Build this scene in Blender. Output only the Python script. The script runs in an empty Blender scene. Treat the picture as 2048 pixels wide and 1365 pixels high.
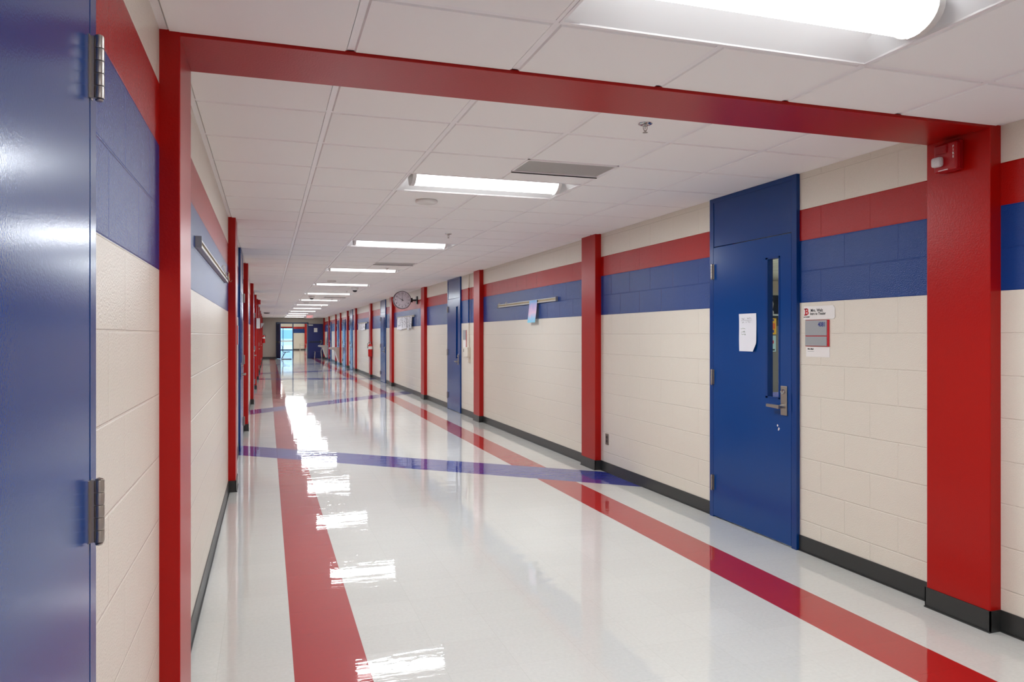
import bpy, bmesh, math, random
from mathutils import Vector, Matrix
random.seed(7)
S = bpy.context.scene
C = S.collection

# ------------------------------------------------------------------ camera, world, exposure
cam = bpy.data.objects.new('camera', bpy.data.cameras.new('camera'))
C.objects.link(cam)
cam.location = (0, 0, 1.408)
cam.rotation_euler = (math.radians(90), 0, -math.radians(18.022))
cam.data.sensor_width = 36
cam.data.lens = 1503 / 2048 * 36
cam.data.shift_y = -(682.5 - 671) / 2048
cam.data.clip_start = 0.02
cam.data.clip_end = 400
S.camera = cam

world = bpy.data.worlds.new('world'); S.world = world
world.use_nodes = True
world.node_tree.nodes['Background'].inputs[0].default_value = (0.52, 0.77, 1.0, 1)
world.node_tree.nodes['Background'].inputs[1].default_value = 2.1

S.view_settings.view_transform = 'Standard'
S.view_settings.look = 'None'
S.view_settings.exposure = 0.3
S.view_settings.gamma = 1
S.view_settings.use_curve_mapping = False
try:
    S.cycles.max_bounces = 10
    S.cycles.diffuse_bounces = 7
    S.cycles.glossy_bounces = 5
    S.cycles.transmission_bounces = 6
    S.cycles.transparent_max_bounces = 8
    S.cycles.sample_clamp_indirect = 6
    S.cycles.caustics_reflective = False
    S.cycles.caustics_refractive = False
    S.cycles.use_denoising = True
except Exception:
    pass
LAMP = 96.0          # radiance of the lamp under each lens
LCOL = (0.94, 1.0, 1.045)

# ------------------------------------------------------------------ dimensions (metres)
XL, XR = -0.335, 3.317          # wall planes
PL, PR = -0.272, 3.250          # pilaster faces
ZN, ZC = 2.403, 2.465           # ceiling before / beyond the beam
Y0, YE = -6.5, 47.5             # ends of the corridor
ROW, BRK = 0.2025, 0.405
G = 0.606                       # ceiling module
COLS = [2.68 + 4.505 * k for k in range(7)]
COLS_R = COLS + [32.9, 36.25, 38.8, 43.1, 47.05]
COLS_L = COLS + [34.2, 38.7, 43.2, 47.05]
COLS_B = [2.68 - 4.505, 2.68 - 9.01 + 0.2]
CW = 0.36

# ------------------------------------------------------------------ materials
def sr(r, g, b):
    f = lambda c: (c / 255 / 12.92) if c / 255 <= 0.04045 else ((c / 255 + 0.055) / 1.055) ** 2.4
    return (f(r), f(g), f(b), 1)

def new_mat(name):
    m = bpy.data.materials.new(name); m.use_nodes = True
    return m, m.node_tree, m.node_tree.nodes['Principled BSDF']

def mat(name, col, rough=0.5, metal=0.0, spec=0.5, noise=None, coat=0.0, coat_rough=0.05, tint=0.0):
    m, t, b = new_mat(name)
    b.inputs['Base Color'].default_value = col
    b.inputs['Roughness'].default_value = rough
    b.inputs['Metallic'].default_value = metal
    b.inputs['Specular IOR Level'].default_value = spec
    b.inputs['Coat Weight'].default_value = coat
    b.inputs['Coat Roughness'].default_value = coat_rough
    if noise:
        g = t.nodes.new('ShaderNodeNewGeometry')
        n = t.nodes.new('ShaderNodeTexNoise'); n.inputs['Scale'].default_value = noise[0]
        n.inputs['Detail'].default_value = 2
        bp = t.nodes.new('ShaderNodeBump'); bp.inputs['Strength'].default_value = noise[1]
        bp.inputs['Distance'].default_value = noise[2]
        t.links.new(g.outputs['Position'], n.inputs['Vector'])
        t.links.new(n.outputs['Fac'], bp.inputs['Height'])
        t.links.new(bp.outputs['Normal'], b.inputs['Normal'])
        if coat: t.links.new(bp.outputs['Normal'], b.inputs['Coat Normal'])
    if tint:
        g = t.nodes.new('ShaderNodeNewGeometry')
        n = t.nodes.new('ShaderNodeTexNoise'); n.inputs['Scale'].default_value = 1.3
        r = t.nodes.new('ShaderNodeMapRange')
        r.inputs['To Min'].default_value = 1 - tint; r.inputs['To Max'].default_value = 1 + tint
        mx = t.nodes.new('ShaderNodeMixRGB'); mx.blend_type = 'MULTIPLY'; mx.inputs[0].default_value = 1
        mx.inputs[1].default_value = col
        t.links.new(g.outputs['Position'], n.inputs['Vector'])
        t.links.new(n.outputs['Fac'], r.inputs['Value'])
        t.links.new(r.outputs['Result'], mx.inputs[2])
        t.links.new(mx.outputs[0], b.inputs['Base Color'])
    return m

def emit(name, col, strength):
    m, t, b = new_mat(name)
    b.inputs['Base Color'].default_value = (0.8, 0.8, 0.8, 1)
    b.inputs['Emission Color'].default_value = col
    b.inputs['Emission Strength'].default_value = strength
    return m

CREAM, REDP, BLUEP = sr(219, 211, 197), sr(164, 7, 2), sr(0, 54, 124)

def M(t, op, a, b=None, c=None):
    n = t.nodes.new('ShaderNodeMath'); n.operation = op
    for i, v in enumerate((a, b, c)):
        if v is None: continue
        if isinstance(v, (int, float)): n.inputs[i].default_value = v
        else: t.links.new(v, n.inputs[i])
    return n.outputs[0]

def mixc(t, fac, a, b):
    n = t.nodes.new('ShaderNodeMixRGB')
    if isinstance(fac, (int, float)): n.inputs[0].default_value = fac
    else: t.links.new(fac, n.inputs[0])
    for i, v in ((1, a), (2, b)):
        if isinstance(v, tuple): n.inputs[i].default_value = v
        else: t.links.new(v, n.inputs[i])
    return n.outputs[0]

def block_wall(name, off, bands=True, axis='Y', body=CREAM):
    """painted concrete masonry: running bond 405 x 202.5 mm, paint bands by height"""
    m, t, b = new_mat(name)
    g = t.nodes.new('ShaderNodeNewGeometry')
    s = t.nodes.new('ShaderNodeSeparateXYZ'); t.links.new(g.outputs['Position'], s.inputs[0])
    h, z = s.outputs[axis], s.outputs['Z']
    cv = t.nodes.new('ShaderNodeCombineXYZ')
    t.links.new(M(t, 'SUBTRACT', h, off - BRK * 100), cv.inputs[0]); t.links.new(z, cv.inputs[1])
    br = t.nodes.new('ShaderNodeTexBrick')
    br.inputs['Scale'].default_value = 1; br.inputs['Mortar Size'].default_value = 0.0045
    br.inputs['Mortar Smooth'].default_value = 0.6
    br.inputs['Brick Width'].default_value = BRK; br.inputs['Row Height'].default_value = ROW
    t.links.new(cv.outputs[0], br.inputs['Vector'])
    mortar = br.outputs['Fac']
    n1 = t.nodes.new('ShaderNodeTexNoise'); n1.inputs['Scale'].default_value = 170; n1.inputs['Detail'].default_value = 3
    n2 = t.nodes.new('ShaderNodeTexNoise'); n2.inputs['Scale'].default_value = 9; n2.inputs['Detail'].default_value = 2
    t.links.new(g.outputs['Position'], n1.inputs['Vector']); t.links.new(g.outputs['Position'], n2.inputs['Vector'])
    hgt = M(t, 'MULTIPLY', mortar, -0.0026)
    hgt = M(t, 'MULTIPLY_ADD', n1.outputs['Fac'], 0.0030, hgt)
    hgt = M(t, 'MULTIPLY_ADD', n2.outputs['Fac'], 0.0012, hgt)
    bp = t.nodes.new('ShaderNodeBump'); bp.inputs['Strength'].default_value = 0.8; bp.inputs['Distance'].default_value = 1.0
    t.links.new(hgt, bp.inputs['Height']); t.links.new(bp.outputs['Normal'], b.inputs['Normal'])
    col = body
    if bands:
        red = M(t, 'GREATER_THAN', z, 10 * ROW); top = M(t, 'GREATER_THAN', z, 11 * ROW); blu = M(t, 'GREATER_THAN', z, 8 * ROW)
        col = mixc(t, blu, body, BLUEP); col = mixc(t, red, col, REDP); col = mixc(t, top, col, body)
    t.links.new(mixc(t, 0.0, col, col), b.inputs['Base Color'])
    b.inputs['Roughness'].default_value = 0.27
    b.inputs['Specular IOR Level'].default_value = 0.36
    return m

def floor_mat():
    m, t, b = new_mat('waxed_vinyl_tile')
    g = t.nodes.new('ShaderNodeNewGeometry')
    s = t.nodes.new('ShaderNodeSeparateXYZ'); t.links.new(g.outputs['Position'], s.inputs[0])
    x, y = s.outputs['X'], s.outputs['Y']
    def between(v, a, c): return M(t, 'MULTIPLY', M(t, 'GREATER_THAN', v, a), M(t, 'LESS_THAN', v, c))
    inside = between(y, Y0, 75)
    red = M(t, 'MAXIMUM', between(x, 0.105, 0.41), between(x, 2.515, 2.82))
    red = M(t, 'MULTIPLY', red, inside)
    blue = None
    for (ya, yb, hw) in [(9.79, 6.65, 0.40), (14.5, 18.4, 0.42), (25.45, 24.5, 0.36), (29.0, 31.2, 0.42),
                         (37.6, 38.1, 0.36), (-2.5, 1.4, 0.4)]:
        sl = (yb - ya) / (XR - XL)
        d = M(t, 'ABSOLUTE', M(t, 'SUBTRACT', M(t, 'SUBTRACT', y, M(t, 'MULTIPLY', x, sl)), ya - sl * XL))
        k = M(t, 'LESS_THAN', d, hw)
        blue = k if blue is None else M(t, 'MAXIMUM', blue, k)
    # tile to tile variation and seams, 305 mm tiles
    br = t.nodes.new('ShaderNodeTexBrick'); br.offset = 0
    br.inputs['Scale'].default_value = 1; br.inputs['Brick Width'].default_value = 0.305; br.inputs['Row Height'].default_value = 0.305
    br.inputs['Mortar Size'].default_value = 0.0008; br.inputs['Mortar Smooth'].default_value = 0.3
    br.inputs['Color1'].default_value = (0.97, 0.97, 0.97, 1); br.inputs['Color2'].default_value = (1, 1, 1, 1)
    br.inputs['Mortar'].default_value = (0.86, 0.85, 0.83, 1)
    cv = t.nodes.new('ShaderNodeCombineXYZ'); t.links.new(M(t, 'ADD', x, 30.5 - 0.105), cv.inputs[0]); t.links.new(M(t, 'ADD', y, 61), cv.inputs[1])
    t.links.new(cv.outputs[0], br.inputs['Vector'])
    n = t.nodes.new('ShaderNodeTexNoise'); n.inputs['Scale'].default_value = 60; n.inputs['Detail'].default_value = 4
    t.links.new(g.outputs['Position'], n.inputs['Vector'])
    speck = t.nodes.new('ShaderNodeMapRange'); speck.inputs['From Min'].default_value = 0.3; speck.inputs['From Max'].default_value = 0.7
    speck.inputs['To Min'].default_value = 0.96; speck.inputs['To Max'].default_value = 1.03
    t.links.new(n.outputs['Fac'], speck.inputs['Value'])
    base = mixc(t, red, sr(208, 208, 202), sr(166, 8, 8)); base = mixc(t, blue, base, sr(30, 44, 140))
    for f in (br.outputs['Color'], speck.outputs[0]):
        mx = t.nodes.new('ShaderNodeMixRGB'); mx.blend_type = 'MULTIPLY'; mx.inputs[0].default_value = 1
        t.links.new(base, mx.inputs[1]); t.links.new(f, mx.inputs[2]); base = mx.outputs[0]
    t.links.new(base, b.inputs['Base Color'])
    b.inputs['Roughness'].default_value = 0.5
    b.inputs['Specular IOR Level'].default_value = 0.2
    b.inputs['Coat Weight'].default_value = 1; b.inputs['Coat IOR'].default_value = 1.5
    b.inputs['Coat Roughness'].default_value = 0.02
    w1 = t.nodes.new('ShaderNodeTexNoise'); w1.inputs['Scale'].default_value = 9; w1.inputs['Detail'].default_value = 4; w1.inputs['Roughness'].default_value = 0.5
    vm = t.nodes.new('ShaderNodeVectorMath'); vm.operation = 'MULTIPLY'; vm.inputs[1].default_value = (0.3, 1.0, 1.0)
    t.links.new(g.outputs['Position'], vm.inputs[0]); t.links.new(vm.outputs[0], w1.inputs['Vector'])
    w2 = t.nodes.new('ShaderNodeTexNoise'); w2.inputs['Scale'].default_value = 1.4; w2.inputs['Detail'].default_value = 1
    t.links.new(g.outputs['Position'], w2.inputs['Vector'])
    hgt = M(t, 'MULTIPLY_ADD', w1.outputs['Fac'], 0.0011, M(t, 'MULTIPLY', w2.outputs['Fac'], 0.002))
    hgt = M(t, 'MULTIPLY_ADD', br.outputs['Fac'], -0.0003, hgt)
    bp = t.nodes.new('ShaderNodeBump'); bp.inputs['Strength'].default_value = 1; bp.inputs['Distance'].default_value = 1
    t.links.new(hgt, bp.inputs['Height']); t.links.new(bp.outputs['Normal'], b.inputs['Coat Normal'])
    return m

def glass_mat(name, tint=(0.92, 0.96, 0.95, 1)):
    m = bpy.data.materials.new(name); m.use_nodes = True; t = m.node_tree; t.nodes.clear()
    o = t.nodes.new('ShaderNodeOutputMaterial'); mx = t.nodes.new('ShaderNodeMixShader')
    tr = t.nodes.new('ShaderNodeBsdfTransparent'); tr.inputs[0].default_value = tint
    gl = t.nodes.new('ShaderNodeBsdfGlossy'); gl.inputs['Roughness'].default_value = 0.02
    fr = t.nodes.new('ShaderNodeFresnel'); fr.inputs[0].default_value = 1.45
    ge = t.nodes.new('ShaderNodeNewGeometry'); t.links.new(M(t, 'MULTIPLY', fr.outputs[0], M(t, 'SUBTRACT', 1, ge.outputs['Backfacing'])), mx.inputs[0]); t.links.new(tr.outputs[0], mx.inputs[1]); t.links.new(gl.outputs[0], mx.inputs[2])
    t.links.new(mx.outputs[0], o.inputs[0])
    return m

MT = {
 'wall_r': block_wall('painted_block_right', 0.053),
 'wall_l': block_wall('painted_block_left', 0.038),
 'wall_x': block_wall('painted_block_cross', 0.1, axis='X'),
 'end': mat('dimmed_cream_paint', sr(176, 168, 156), 0.45, noise=(150, 0.3, 0.002)),  # cream paint greyed so the colour carries the dimness of the far end
 'floor': floor_mat(),
 'red': mat('red_column_paint', REDP, 0.3, spec=0.3, noise=(130, 0.28, 0.002), tint=0.03),
 'blue_door': mat('blue_door_paint', sr(0, 58, 124), 0.2, spec=0.36, noise=(260, 0.12, 0.001), tint=0.03),
 'blue_frame': mat('blue_frame_paint', sr(0, 52, 116), 0.22, spec=0.4, noise=(90, 0.14, 0.001)),
 'navy': mat('navy_leaf_paint', sr(10, 24, 92), 0.45),
 'black': mat('black_rubber', sr(44, 44, 43), 0.35, noise=(30, 0.2, 0.002)),
 'tile': mat('ceiling_tile', sr(244, 243, 241), 0.9, spec=0.1, noise=(300, 0.25, 0.001)),
 'grid': mat('ceiling_grid', sr(240, 238, 238), 0.4),
 'white': mat('white_enamel', sr(226, 227, 228), 0.4),
 'plastic': mat('white_plastic', sr(215, 212, 208), 0.45),
 'steel': mat('brushed_steel', sr(176, 170, 162), 0.32, metal=1, noise=(400, 0.1, 0.001)),
 'chrome': mat('chrome', sr(190, 188, 186), 0.12, metal=1),
 'brass': mat('tan_metal', sr(168, 150, 120), 0.35, metal=0.8),
 'alu': mat('aluminium', sr(188, 186, 182), 0.35, metal=0.9),
 'cork': mat('tan_insert', sr(176, 158, 126), 0.7),
 'dark': mat('dark_plastic', sr(26, 27, 30), 0.4),
 'grey': mat('vent_grey', sr(168, 167, 163), 0.5),
 'signgrey': mat('sign_grey', sr(150, 152, 154), 0.5),
 'paper': mat('paper', sr(222, 221, 226), 0.8, spec=0.2),
 'card': mat('card', sr(226, 222, 218), 0.6, spec=0.3),
 'ink': mat('ink', sr(28, 28, 34), 0.6),
 'inkblue': mat('ink_blue', sr(22, 44, 120), 0.5),
 'inkred': mat('ink_red', sr(190, 22, 38), 0.5),
 'inkgreen': mat('ink_green', sr(120, 138, 96), 0.7),
 'inkgrey': mat('ink_grey', sr(150, 150, 150), 0.7),
 'alarm': mat('alarm_red', sr(160, 8, 18), 0.35),
 'extred': mat('extinguisher_red', sr(186, 6, 8), 0.22),
 'strobe': mat('strobe_lens', sr(205, 205, 205), 0.08, spec=0.8, noise=(160, 0.8, 0.004)),
 'lens': emit('lamp_lens', (0.98, 1.0, 1.0, 1), 3.1),
 'exitw': mat('exit_housing', sr(238, 232, 232), 0.5),
 'exitr': emit('exit_letters', sr(255, 40, 20), 0.9),
 'glass': glass_mat('clear_glass'),
 'blueglass': mat('covered_pane', sr(4, 44, 110), 0.12),
 'stone': mat('fountain_steel', sr(196, 190, 182), 0.35, metal=0.35),
 'blackpaint': mat('black_paint', sr(40, 46, 48), 0.6),
 'greyboard': mat('grey_board', sr(112, 112, 110), 0.7),
 'deskwhite': mat('desk_laminate', sr(205, 212, 214), 0.4),
 'deskblue': mat('desk_folder', sr(58, 66, 140), 0.5),
 'yellow': mat('poster_yellow', sr(236, 186, 40), 0.6),
 'cyan': mat('poster_cyan', sr(176, 214, 224), 0.6),
 'orange': mat('poster_orange', sr(226, 110, 50), 0.6),
 'wood': mat('desk_top', sr(150, 130, 112), 0.4),
 'outside': mat('pavement', sr(226, 234, 240), 0.8),
 'facade': mat('far_facade', sr(226, 240, 250), 0.8),
 'mullion': mat('mullion_blue', sr(40, 62, 96), 0.4),
}

def pastel():
    m, t, b = new_mat('pastel_print')
    g = t.nodes.new('ShaderNodeNewGeometry'); s = t.nodes.new('ShaderNodeSeparateXYZ'); t.links.new(g.outputs['Position'], s.inputs[0])
    n = t.nodes.new('ShaderNodeTexNoise'); n.inputs['Scale'].default_value = 14; t.links.new(g.outputs['Position'], n.inputs['Vector'])
    v = M(t, 'ADD', M(t, 'DIVIDE', M(t, 'SUBTRACT', s.outputs['Z'], 1.575), 0.275), M(t, 'MULTIPLY', M(t, 'SUBTRACT', n.outputs['Fac'], 0.5), 0.5))
    r = t.nodes.new('ShaderNodeValToRGB'); t.links.new(v, r.inputs[0])
    e = r.color_ramp.elements; e[0].position = 0.0; e[0].color = sr(96, 196, 222); e[1].position = 1; e[1].color = sr(120, 170, 220)
    for p, c in ((0.2, sr(150, 190, 225)), (0.45, sr(225, 190, 215)), (0.75, sr(190, 170, 215))):
        k = e.new(p); k.color = c
    t.links.new(r.outputs[0], b.inputs['Base Color']); b.inputs['Roughness'].default_value = 0.5
    return m
MT['pastel'] = pastel()

# ------------------------------------------------------------------ mesh helpers (world coordinates)
def new_bm(): return bmesh.new()

def box(bm, x0, x1, y0, y1, z0, z1, bev=0.0):
    r = bmesh.ops.create_cube(bm, size=1)
    vs = r['verts']
    for v in vs:
        v.co = Vector(((x0 + x1) / 2 + v.co.x * (x1 - x0), (y0 + y1) / 2 + v.co.y * (y1 - y0), (z0 + z1) / 2 + v.co.z * (z1 - z0)))
    if bev:
        es = list({e for v in vs for e in v.link_edges})
        bmesh.ops.bevel(bm, geom=es, offset=bev, segments=2, affect='EDGES', profile=0.5)
    return bm

def tube(bm, pts, r, seg=10, cap=True):
    pts = [Vector(p) for p in pts]; rings = []
    rr = r if isinstance(r, (list, tuple)) else [r] * len(pts)
    up = Vector((0, 0, 1)); prev = None
    for i, p in enumerate(pts):
        d = (pts[min(i + 1, len(pts) - 1)] - pts[max(i - 1, 0)]).normalized()
        if prev is None:
            a = d.cross(up)
            if a.length < 1e-3: a = d.cross(Vector((0, 1, 0)))
        else:
            a = prev - d * prev.dot(d)
        a.normalize(); prev = a; b2 = d.cross(a)
        rings.append([bm.verts.new(p + (a * math.cos(q) + b2 * math.sin(q)) * rr[i]) for q in [2 * math.pi * k / seg for k in range(seg)]])
    for a, b2 in zip(rings, rings[1:]):
        for k in range(seg): bm.faces.new((a[k], a[(k + 1) % seg], b2[(k + 1) % seg], b2[k]))
    if cap: bm.faces.new(rings[0][::-1]); bm.faces.new(rings[-1])
    return bm

def lathe(bm, prof, c, axis=Vector((0, 0, 1)), seg=28):
    """prof: (radius, height along axis); c: origin"""
    axis = Vector(axis).normalized(); c = Vector(c)
    a = axis.orthogonal().normalized(); b2 = axis.cross(a)
    rings = []
    for r, h in prof:
        if r < 1e-5: rings.append([bm.verts.new(c + axis * h)])
        else: rings.append([bm.verts.new(c + axis * h + (a * math.cos(q) + b2 * math.sin(q)) * r) for q in [2 * math.pi * k / seg for k in range(seg)]])
    for p, q in zip(rings, rings[1:]):
        for k in range(seg):
            k2 = (k + 1) % seg
            if len(p) == 1 and len(q) == 1: continue
            if len(p) == 1: bm.faces.new((p[0], q[k], q[k2]))
            elif len(q) == 1: bm.faces.new((p[k], q[0], p[k2]))
            else: bm.faces.new((p[k], q[k], q[k2], p[k2]))
    return bm

def prism(bm, pts, d):
    """closed polygon pts (3D) extruded by vector d"""
    d = Vector(d); a = [bm.verts.new(Vector(p)) for p in pts]; b2 = [bm.verts.new(Vector(p) + d) for p in pts]
    n = len(pts); bm.faces.new(a); bm.faces.new(b2[::-1])
    for k in range(n): bm.faces.new((a[k], b2[k], b2[(k + 1) % n], a[(k + 1) % n]))
    return bm

def sheet(bm, o, u, v, nu=6, nv=8, curl=None, th=0.0006):
    """paper sheet: origin o, edge vectors u, v; curl(s,t)->offset along normal; given a real thickness"""
    o, u, v = Vector(o), Vector(u), Vector(v); n = u.cross(v).normalized()
    lay = []
    for side in (0, 1):
        lay.append([[bm.verts.new(o + u * (i / nu) + v * (j / nv) + n * ((curl(i / nu, j / nv) if curl else 0) + side * th)) for i in range(nu + 1)] for j in range(nv + 1)])
    for side, L in enumerate(lay):
        for j in range(nv):
            for i in range(nu):
                f = (L[j][i], L[j][i + 1], L[j + 1][i + 1], L[j + 1][i])
                bm.faces.new(f if side else f[::-1])
    A, B = lay
    rim = [(0, i) for i in range(nu)] + [(j, nu) for j in range(nv)] + [(nv, i) for i in range(nu, 0, -1)] + [(j, 0) for j in range(nv, 0, -1)]
    for k in range(len(rim)):
        a, b2 = rim[k], rim[(k + 1) % len(rim)]
        bm.faces.new((A[a[0]][a[1]], A[b2[0]][b2[1]], B[b2[0]][b2[1]], B[a[0]][a[1]]))
    return bm

def wloc(o):
    v = Vector((0, 0, 0))
    while o is not None: v += o.location; o = o.parent
    return v

def obj(name, bm, m, parent=None, smooth=False, label=None, origin=None):
    bmesh.ops.recalc_face_normals(bm, faces=bm.faces)
    off = wloc(parent) if parent else Vector(origin or (0, 0, 0))
    bmesh.ops.translate(bm, verts=bm.verts, vec=-off)
    me = bpy.data.meshes.new(name); bm.to_mesh(me); bm.free()
    me.materials.append(MT[m] if isinstance(m, str) else m)
    if smooth:
        for p in me.polygons: p.use_smooth = True
        try: me.set_sharp_from_angle(angle=math.radians(40))
        except Exception: pass
    o = bpy.data.objects.new(name, me); C.objects.link(o)
    if parent: o.parent = parent
    elif origin: o.location = origin
    if label: o['label'] = label
    return o

def tag(o, label, cat, group=None, kind=None):
    o['label'] = label; o['category'] = cat
    if group: o['group'] = group
    if kind: o['kind'] = kind
    return o

def thing(name, label, cat, loc, group=None, kind=None):
    o = bpy.data.objects.new(name, None); C.objects.link(o); o.location = loc; o.empty_display_size = 0.1
    return tag(o, label, cat, group, kind)

def dup(root, loc, label, group=None):
    r = root.copy(); C.objects.link(r); r.location = loc; r['label'] = label
    if group: r['group'] = group
    for ch in list(root.children):
        c = ch.copy(); C.objects.link(c); c.parent = r
        for g in ch.children:
            d = g.copy(); C.objects.link(d); d.parent = c
    return r

def text(name, body, size, parent, loc, face, m, align='CENTER', ext=0.0004, bold=0.0, sx=1.0, label=None):
    """lettering; face: 'R' on the right wall (looking -X), 'L' on the left wall, 'N' facing the camera (-Y)"""
    cu = bpy.data.curves.new(name, 'FONT'); cu.body = body; cu.size = size; cu.align_x = align; cu.align_y = 'CENTER'
    cu.extrude = ext; cu.offset = bold
    cu.resolution_u = 3
    tmp = bpy.data.objects.new(name, cu); C.objects.link(tmp); bpy.context.view_layer.update()
    me = bpy.data.meshes.new_from_object(tmp.evaluated_get(bpy.context.evaluated_depsgraph_get()))
    bpy.data.objects.remove(tmp); bpy.data.curves.remove(cu)
    me.materials.clear(); me.materials.append(MT[m])
    o = bpy.data.objects.new(name, me); C.objects.link(o); o.parent = parent
    o.location = Vector(loc) - wloc(parent)
    rz = {'R': -math.pi / 2, 'L': math.pi / 2, 'N': 0}[face]
    o.rotation_euler = (math.pi / 2, 0, rz); o.scale = (sx, 1, 1)
    if label: o['label'] = label
    return o

# ------------------------------------------------------------------ door schedule
DOORS_R = [(4.10, 5.115, True), (13.13, 14.14, True), (22.14, 23.15, True), (31.15, 32.16, True),
           (34.15, 35.4, False), (37.35, 38.35, False), (41.85, 42.85, False), (43.75, 44.7, False)]
DOORS_L = [(0.585, 1.60, True), (9.64, 10.65, True), (18.65, 19.66, True), (27.65, 28.66, True), (36.9, 37.9, True)]

# ------------------------------------------------------------------ shell
bm = new_bm(); box(bm, -8, 13, Y0 - 0.3, 75.2, -0.2, 0)
tag(obj('floor', bm, 'floor'), 'glossy pale vinyl tile floor with red stripes and blue diagonal bands', 'floor', kind='structure')

def wall(side, X, n, doors, mk):
    bm = new_bm(); T = 0.2
    x0, x1 = (X, X + T) if n < 0 else (X - T, X)
    y = Y0
    for a, b2, tall in doors:
        box(bm, x0, x1, y, a, 0, 2.75)
        if not tall: box(bm, x0, x1, a, b2, 2.13, 2.75)
        else: box(bm, x0, x1, a, b2, 2.47, 2.75)
        y = b2
    box(bm, x0, x1, y, YE, 0, 2.75)
    return tag(obj('wall_' + side, bm, mk), 'painted block wall on the %s with a red and a blue band' % side, 'wall', kind='structure')
wall('right', XR, -1, DOORS_R, 'wall_r')
wall('left', XL, 1, DOORS_L, 'wall_l')
bm = new_bm(); box(bm, XL - 0.2, XR + 0.2, Y0 - 0.2, Y0, 0, 2.75)
tag(obj('wall_front', bm, 'wall_x'), 'painted block wall closing the corridor behind the viewer', 'wall', kind='structure')
# end wall with the double door opening
DX0, DX1, DXM, DZ = 0.53, 2.33, 1.47, 2.13
bm = new_bm()
box(bm, XL - 0.2, DX0, YE, YE + 0.2, 0, 2.75); box(bm, DX1, XR + 0.2, YE, YE + 0.2, 0, 2.75); box(bm, DX0, DX1, YE, YE + 0.2, DZ, 2.75)
tag(obj('wall_end', bm, 'end'), 'plain cream end wall, dimness put into its colour, around the double doors at the far end', 'wall', kind='structure')

# pilasters
def pil(i, side, y, lab):
    bm = new_bm()
    if side == 'R': box(bm, PR, XR + 0.01, y, y + CW, 0, ZC + 0.05, 0.004)
    else: box(bm, XL - 0.01, PL, y, y + CW, 0, ZC + 0.05, 0.004)
    return tag(obj('trim_%d' % i, bm, 'red'), lab, 'column', kind='structure', group='red pilasters along the corridor')
ti = 1
ordn = ['nearest', 'second', 'third', 'fourth', 'fifth', 'sixth', 'seventh', 'eighth', 'ninth', 'tenth', 'eleventh', 'twelfth']
for k, y in enumerate(COLS_R):
    pil(ti, 'R', y, 'red painted pilaster on the right wall, %s from the viewer' % ordn[k]); ti += 1
for k, y in enumerate(COLS_L):
    pil(ti, 'L', y, 'red painted pilaster on the left wall, %s from the viewer' % ordn[k]); ti += 1
for y in COLS_B:
    pil(ti, 'R', y, 'red pilaster on the right wall behind the viewer'); ti += 1
    pil(ti, 'L', y, 'red pilaster on the left wall behind the viewer'); ti += 1
bm = new_bm(); box(bm, PL - 0.002, PR + 0.002, 2.685, 2.68 + CW - 0.005, 2.392, 2.62, 0.002)
tag(obj('trim_%d' % ti, bm, 'red'), 'wide red soffit beam crossing the ceiling between the nearest pilasters', 'beam', kind='structure')

# baseboards
def base(side, X, P, n, cols, doors):
    bm = new_bm(); H, T = 0.102, 0.006
    segs = []; y = Y0; cuts = sorted([(a, b2) for a, b2, _ in doors])
    for a, b2 in cuts + [(YE, YE)]:
        segs.append((y, a)); y = b2
    def strip(xa, xb, ya, yb):
        box(bm, min(xa, xb), max(xa, xb), ya, yb, 0, H)
        # cove toe
        box(bm, min(xa, xb) - (0.007 if n < 0 else 0), max(xa, xb) + (0.007 if n > 0 else 0), ya, yb, 0, 0.006)
    for a, b2 in segs:
        inner = [c for c in cols if a <= c < b2]
        yy = a
        for c in inner:
            strip(X, X + n * T, yy, c - T)
            strip(P, P + n * T, c - T, c + CW + T)
            box(bm, min(X, P + n * T), max(X, P + n * T), c - T, c, 0, H); box(bm, min(X, P + n * T), max(X, P + n * T), c + CW, c + CW + T, 0, H)
            yy = c + CW + T
        if b2 > yy: strip(X, X + n * T, yy, b2)
    return tag(obj('baseboard_' + side, bm, 'black'), 'black rubber baseboard along the %s wall' % side, 'baseboard', kind='structure')
base('right', XR, PR, -1, sorted(COLS_R + COLS_B), DOORS_R)
base('left', XL, PL, 1, sorted(COLS_L + COLS_B), DOORS_L)
bm = new_bm(); box(bm, XL, DX0 - 0.05, YE - 0.006, YE, 0, 0.102); box(bm, DX1 + 0.05, XR, YE - 0.006, YE, 0, 0.102)
tag(obj('baseboard_end', bm, 'black'), 'black rubber baseboard at the foot of the end wall', 'baseboard', kind='structure')

# ------------------------------------------------------------------ ceiling
XG = [XL] + [0.277 + G * k for k in range(5)] + [XR]
LX0, LX1 = XG[2], XG[4]
LXC = (LX0 + LX1) / 2
NEAR_L = [2.235 - G / 2 - 3.66 * k for k in range(3)]
FAR_L = [4.872 + G / 2 + 3.644 * k for k in range(12)]
LC = [(y, ZN) for y in NEAR_L] + [(y, ZC) for y in FAR_L]
VENTS = [(XG[3], 4.262), (XG[3], 10.93), (XG[3], 21.24)]

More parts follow.
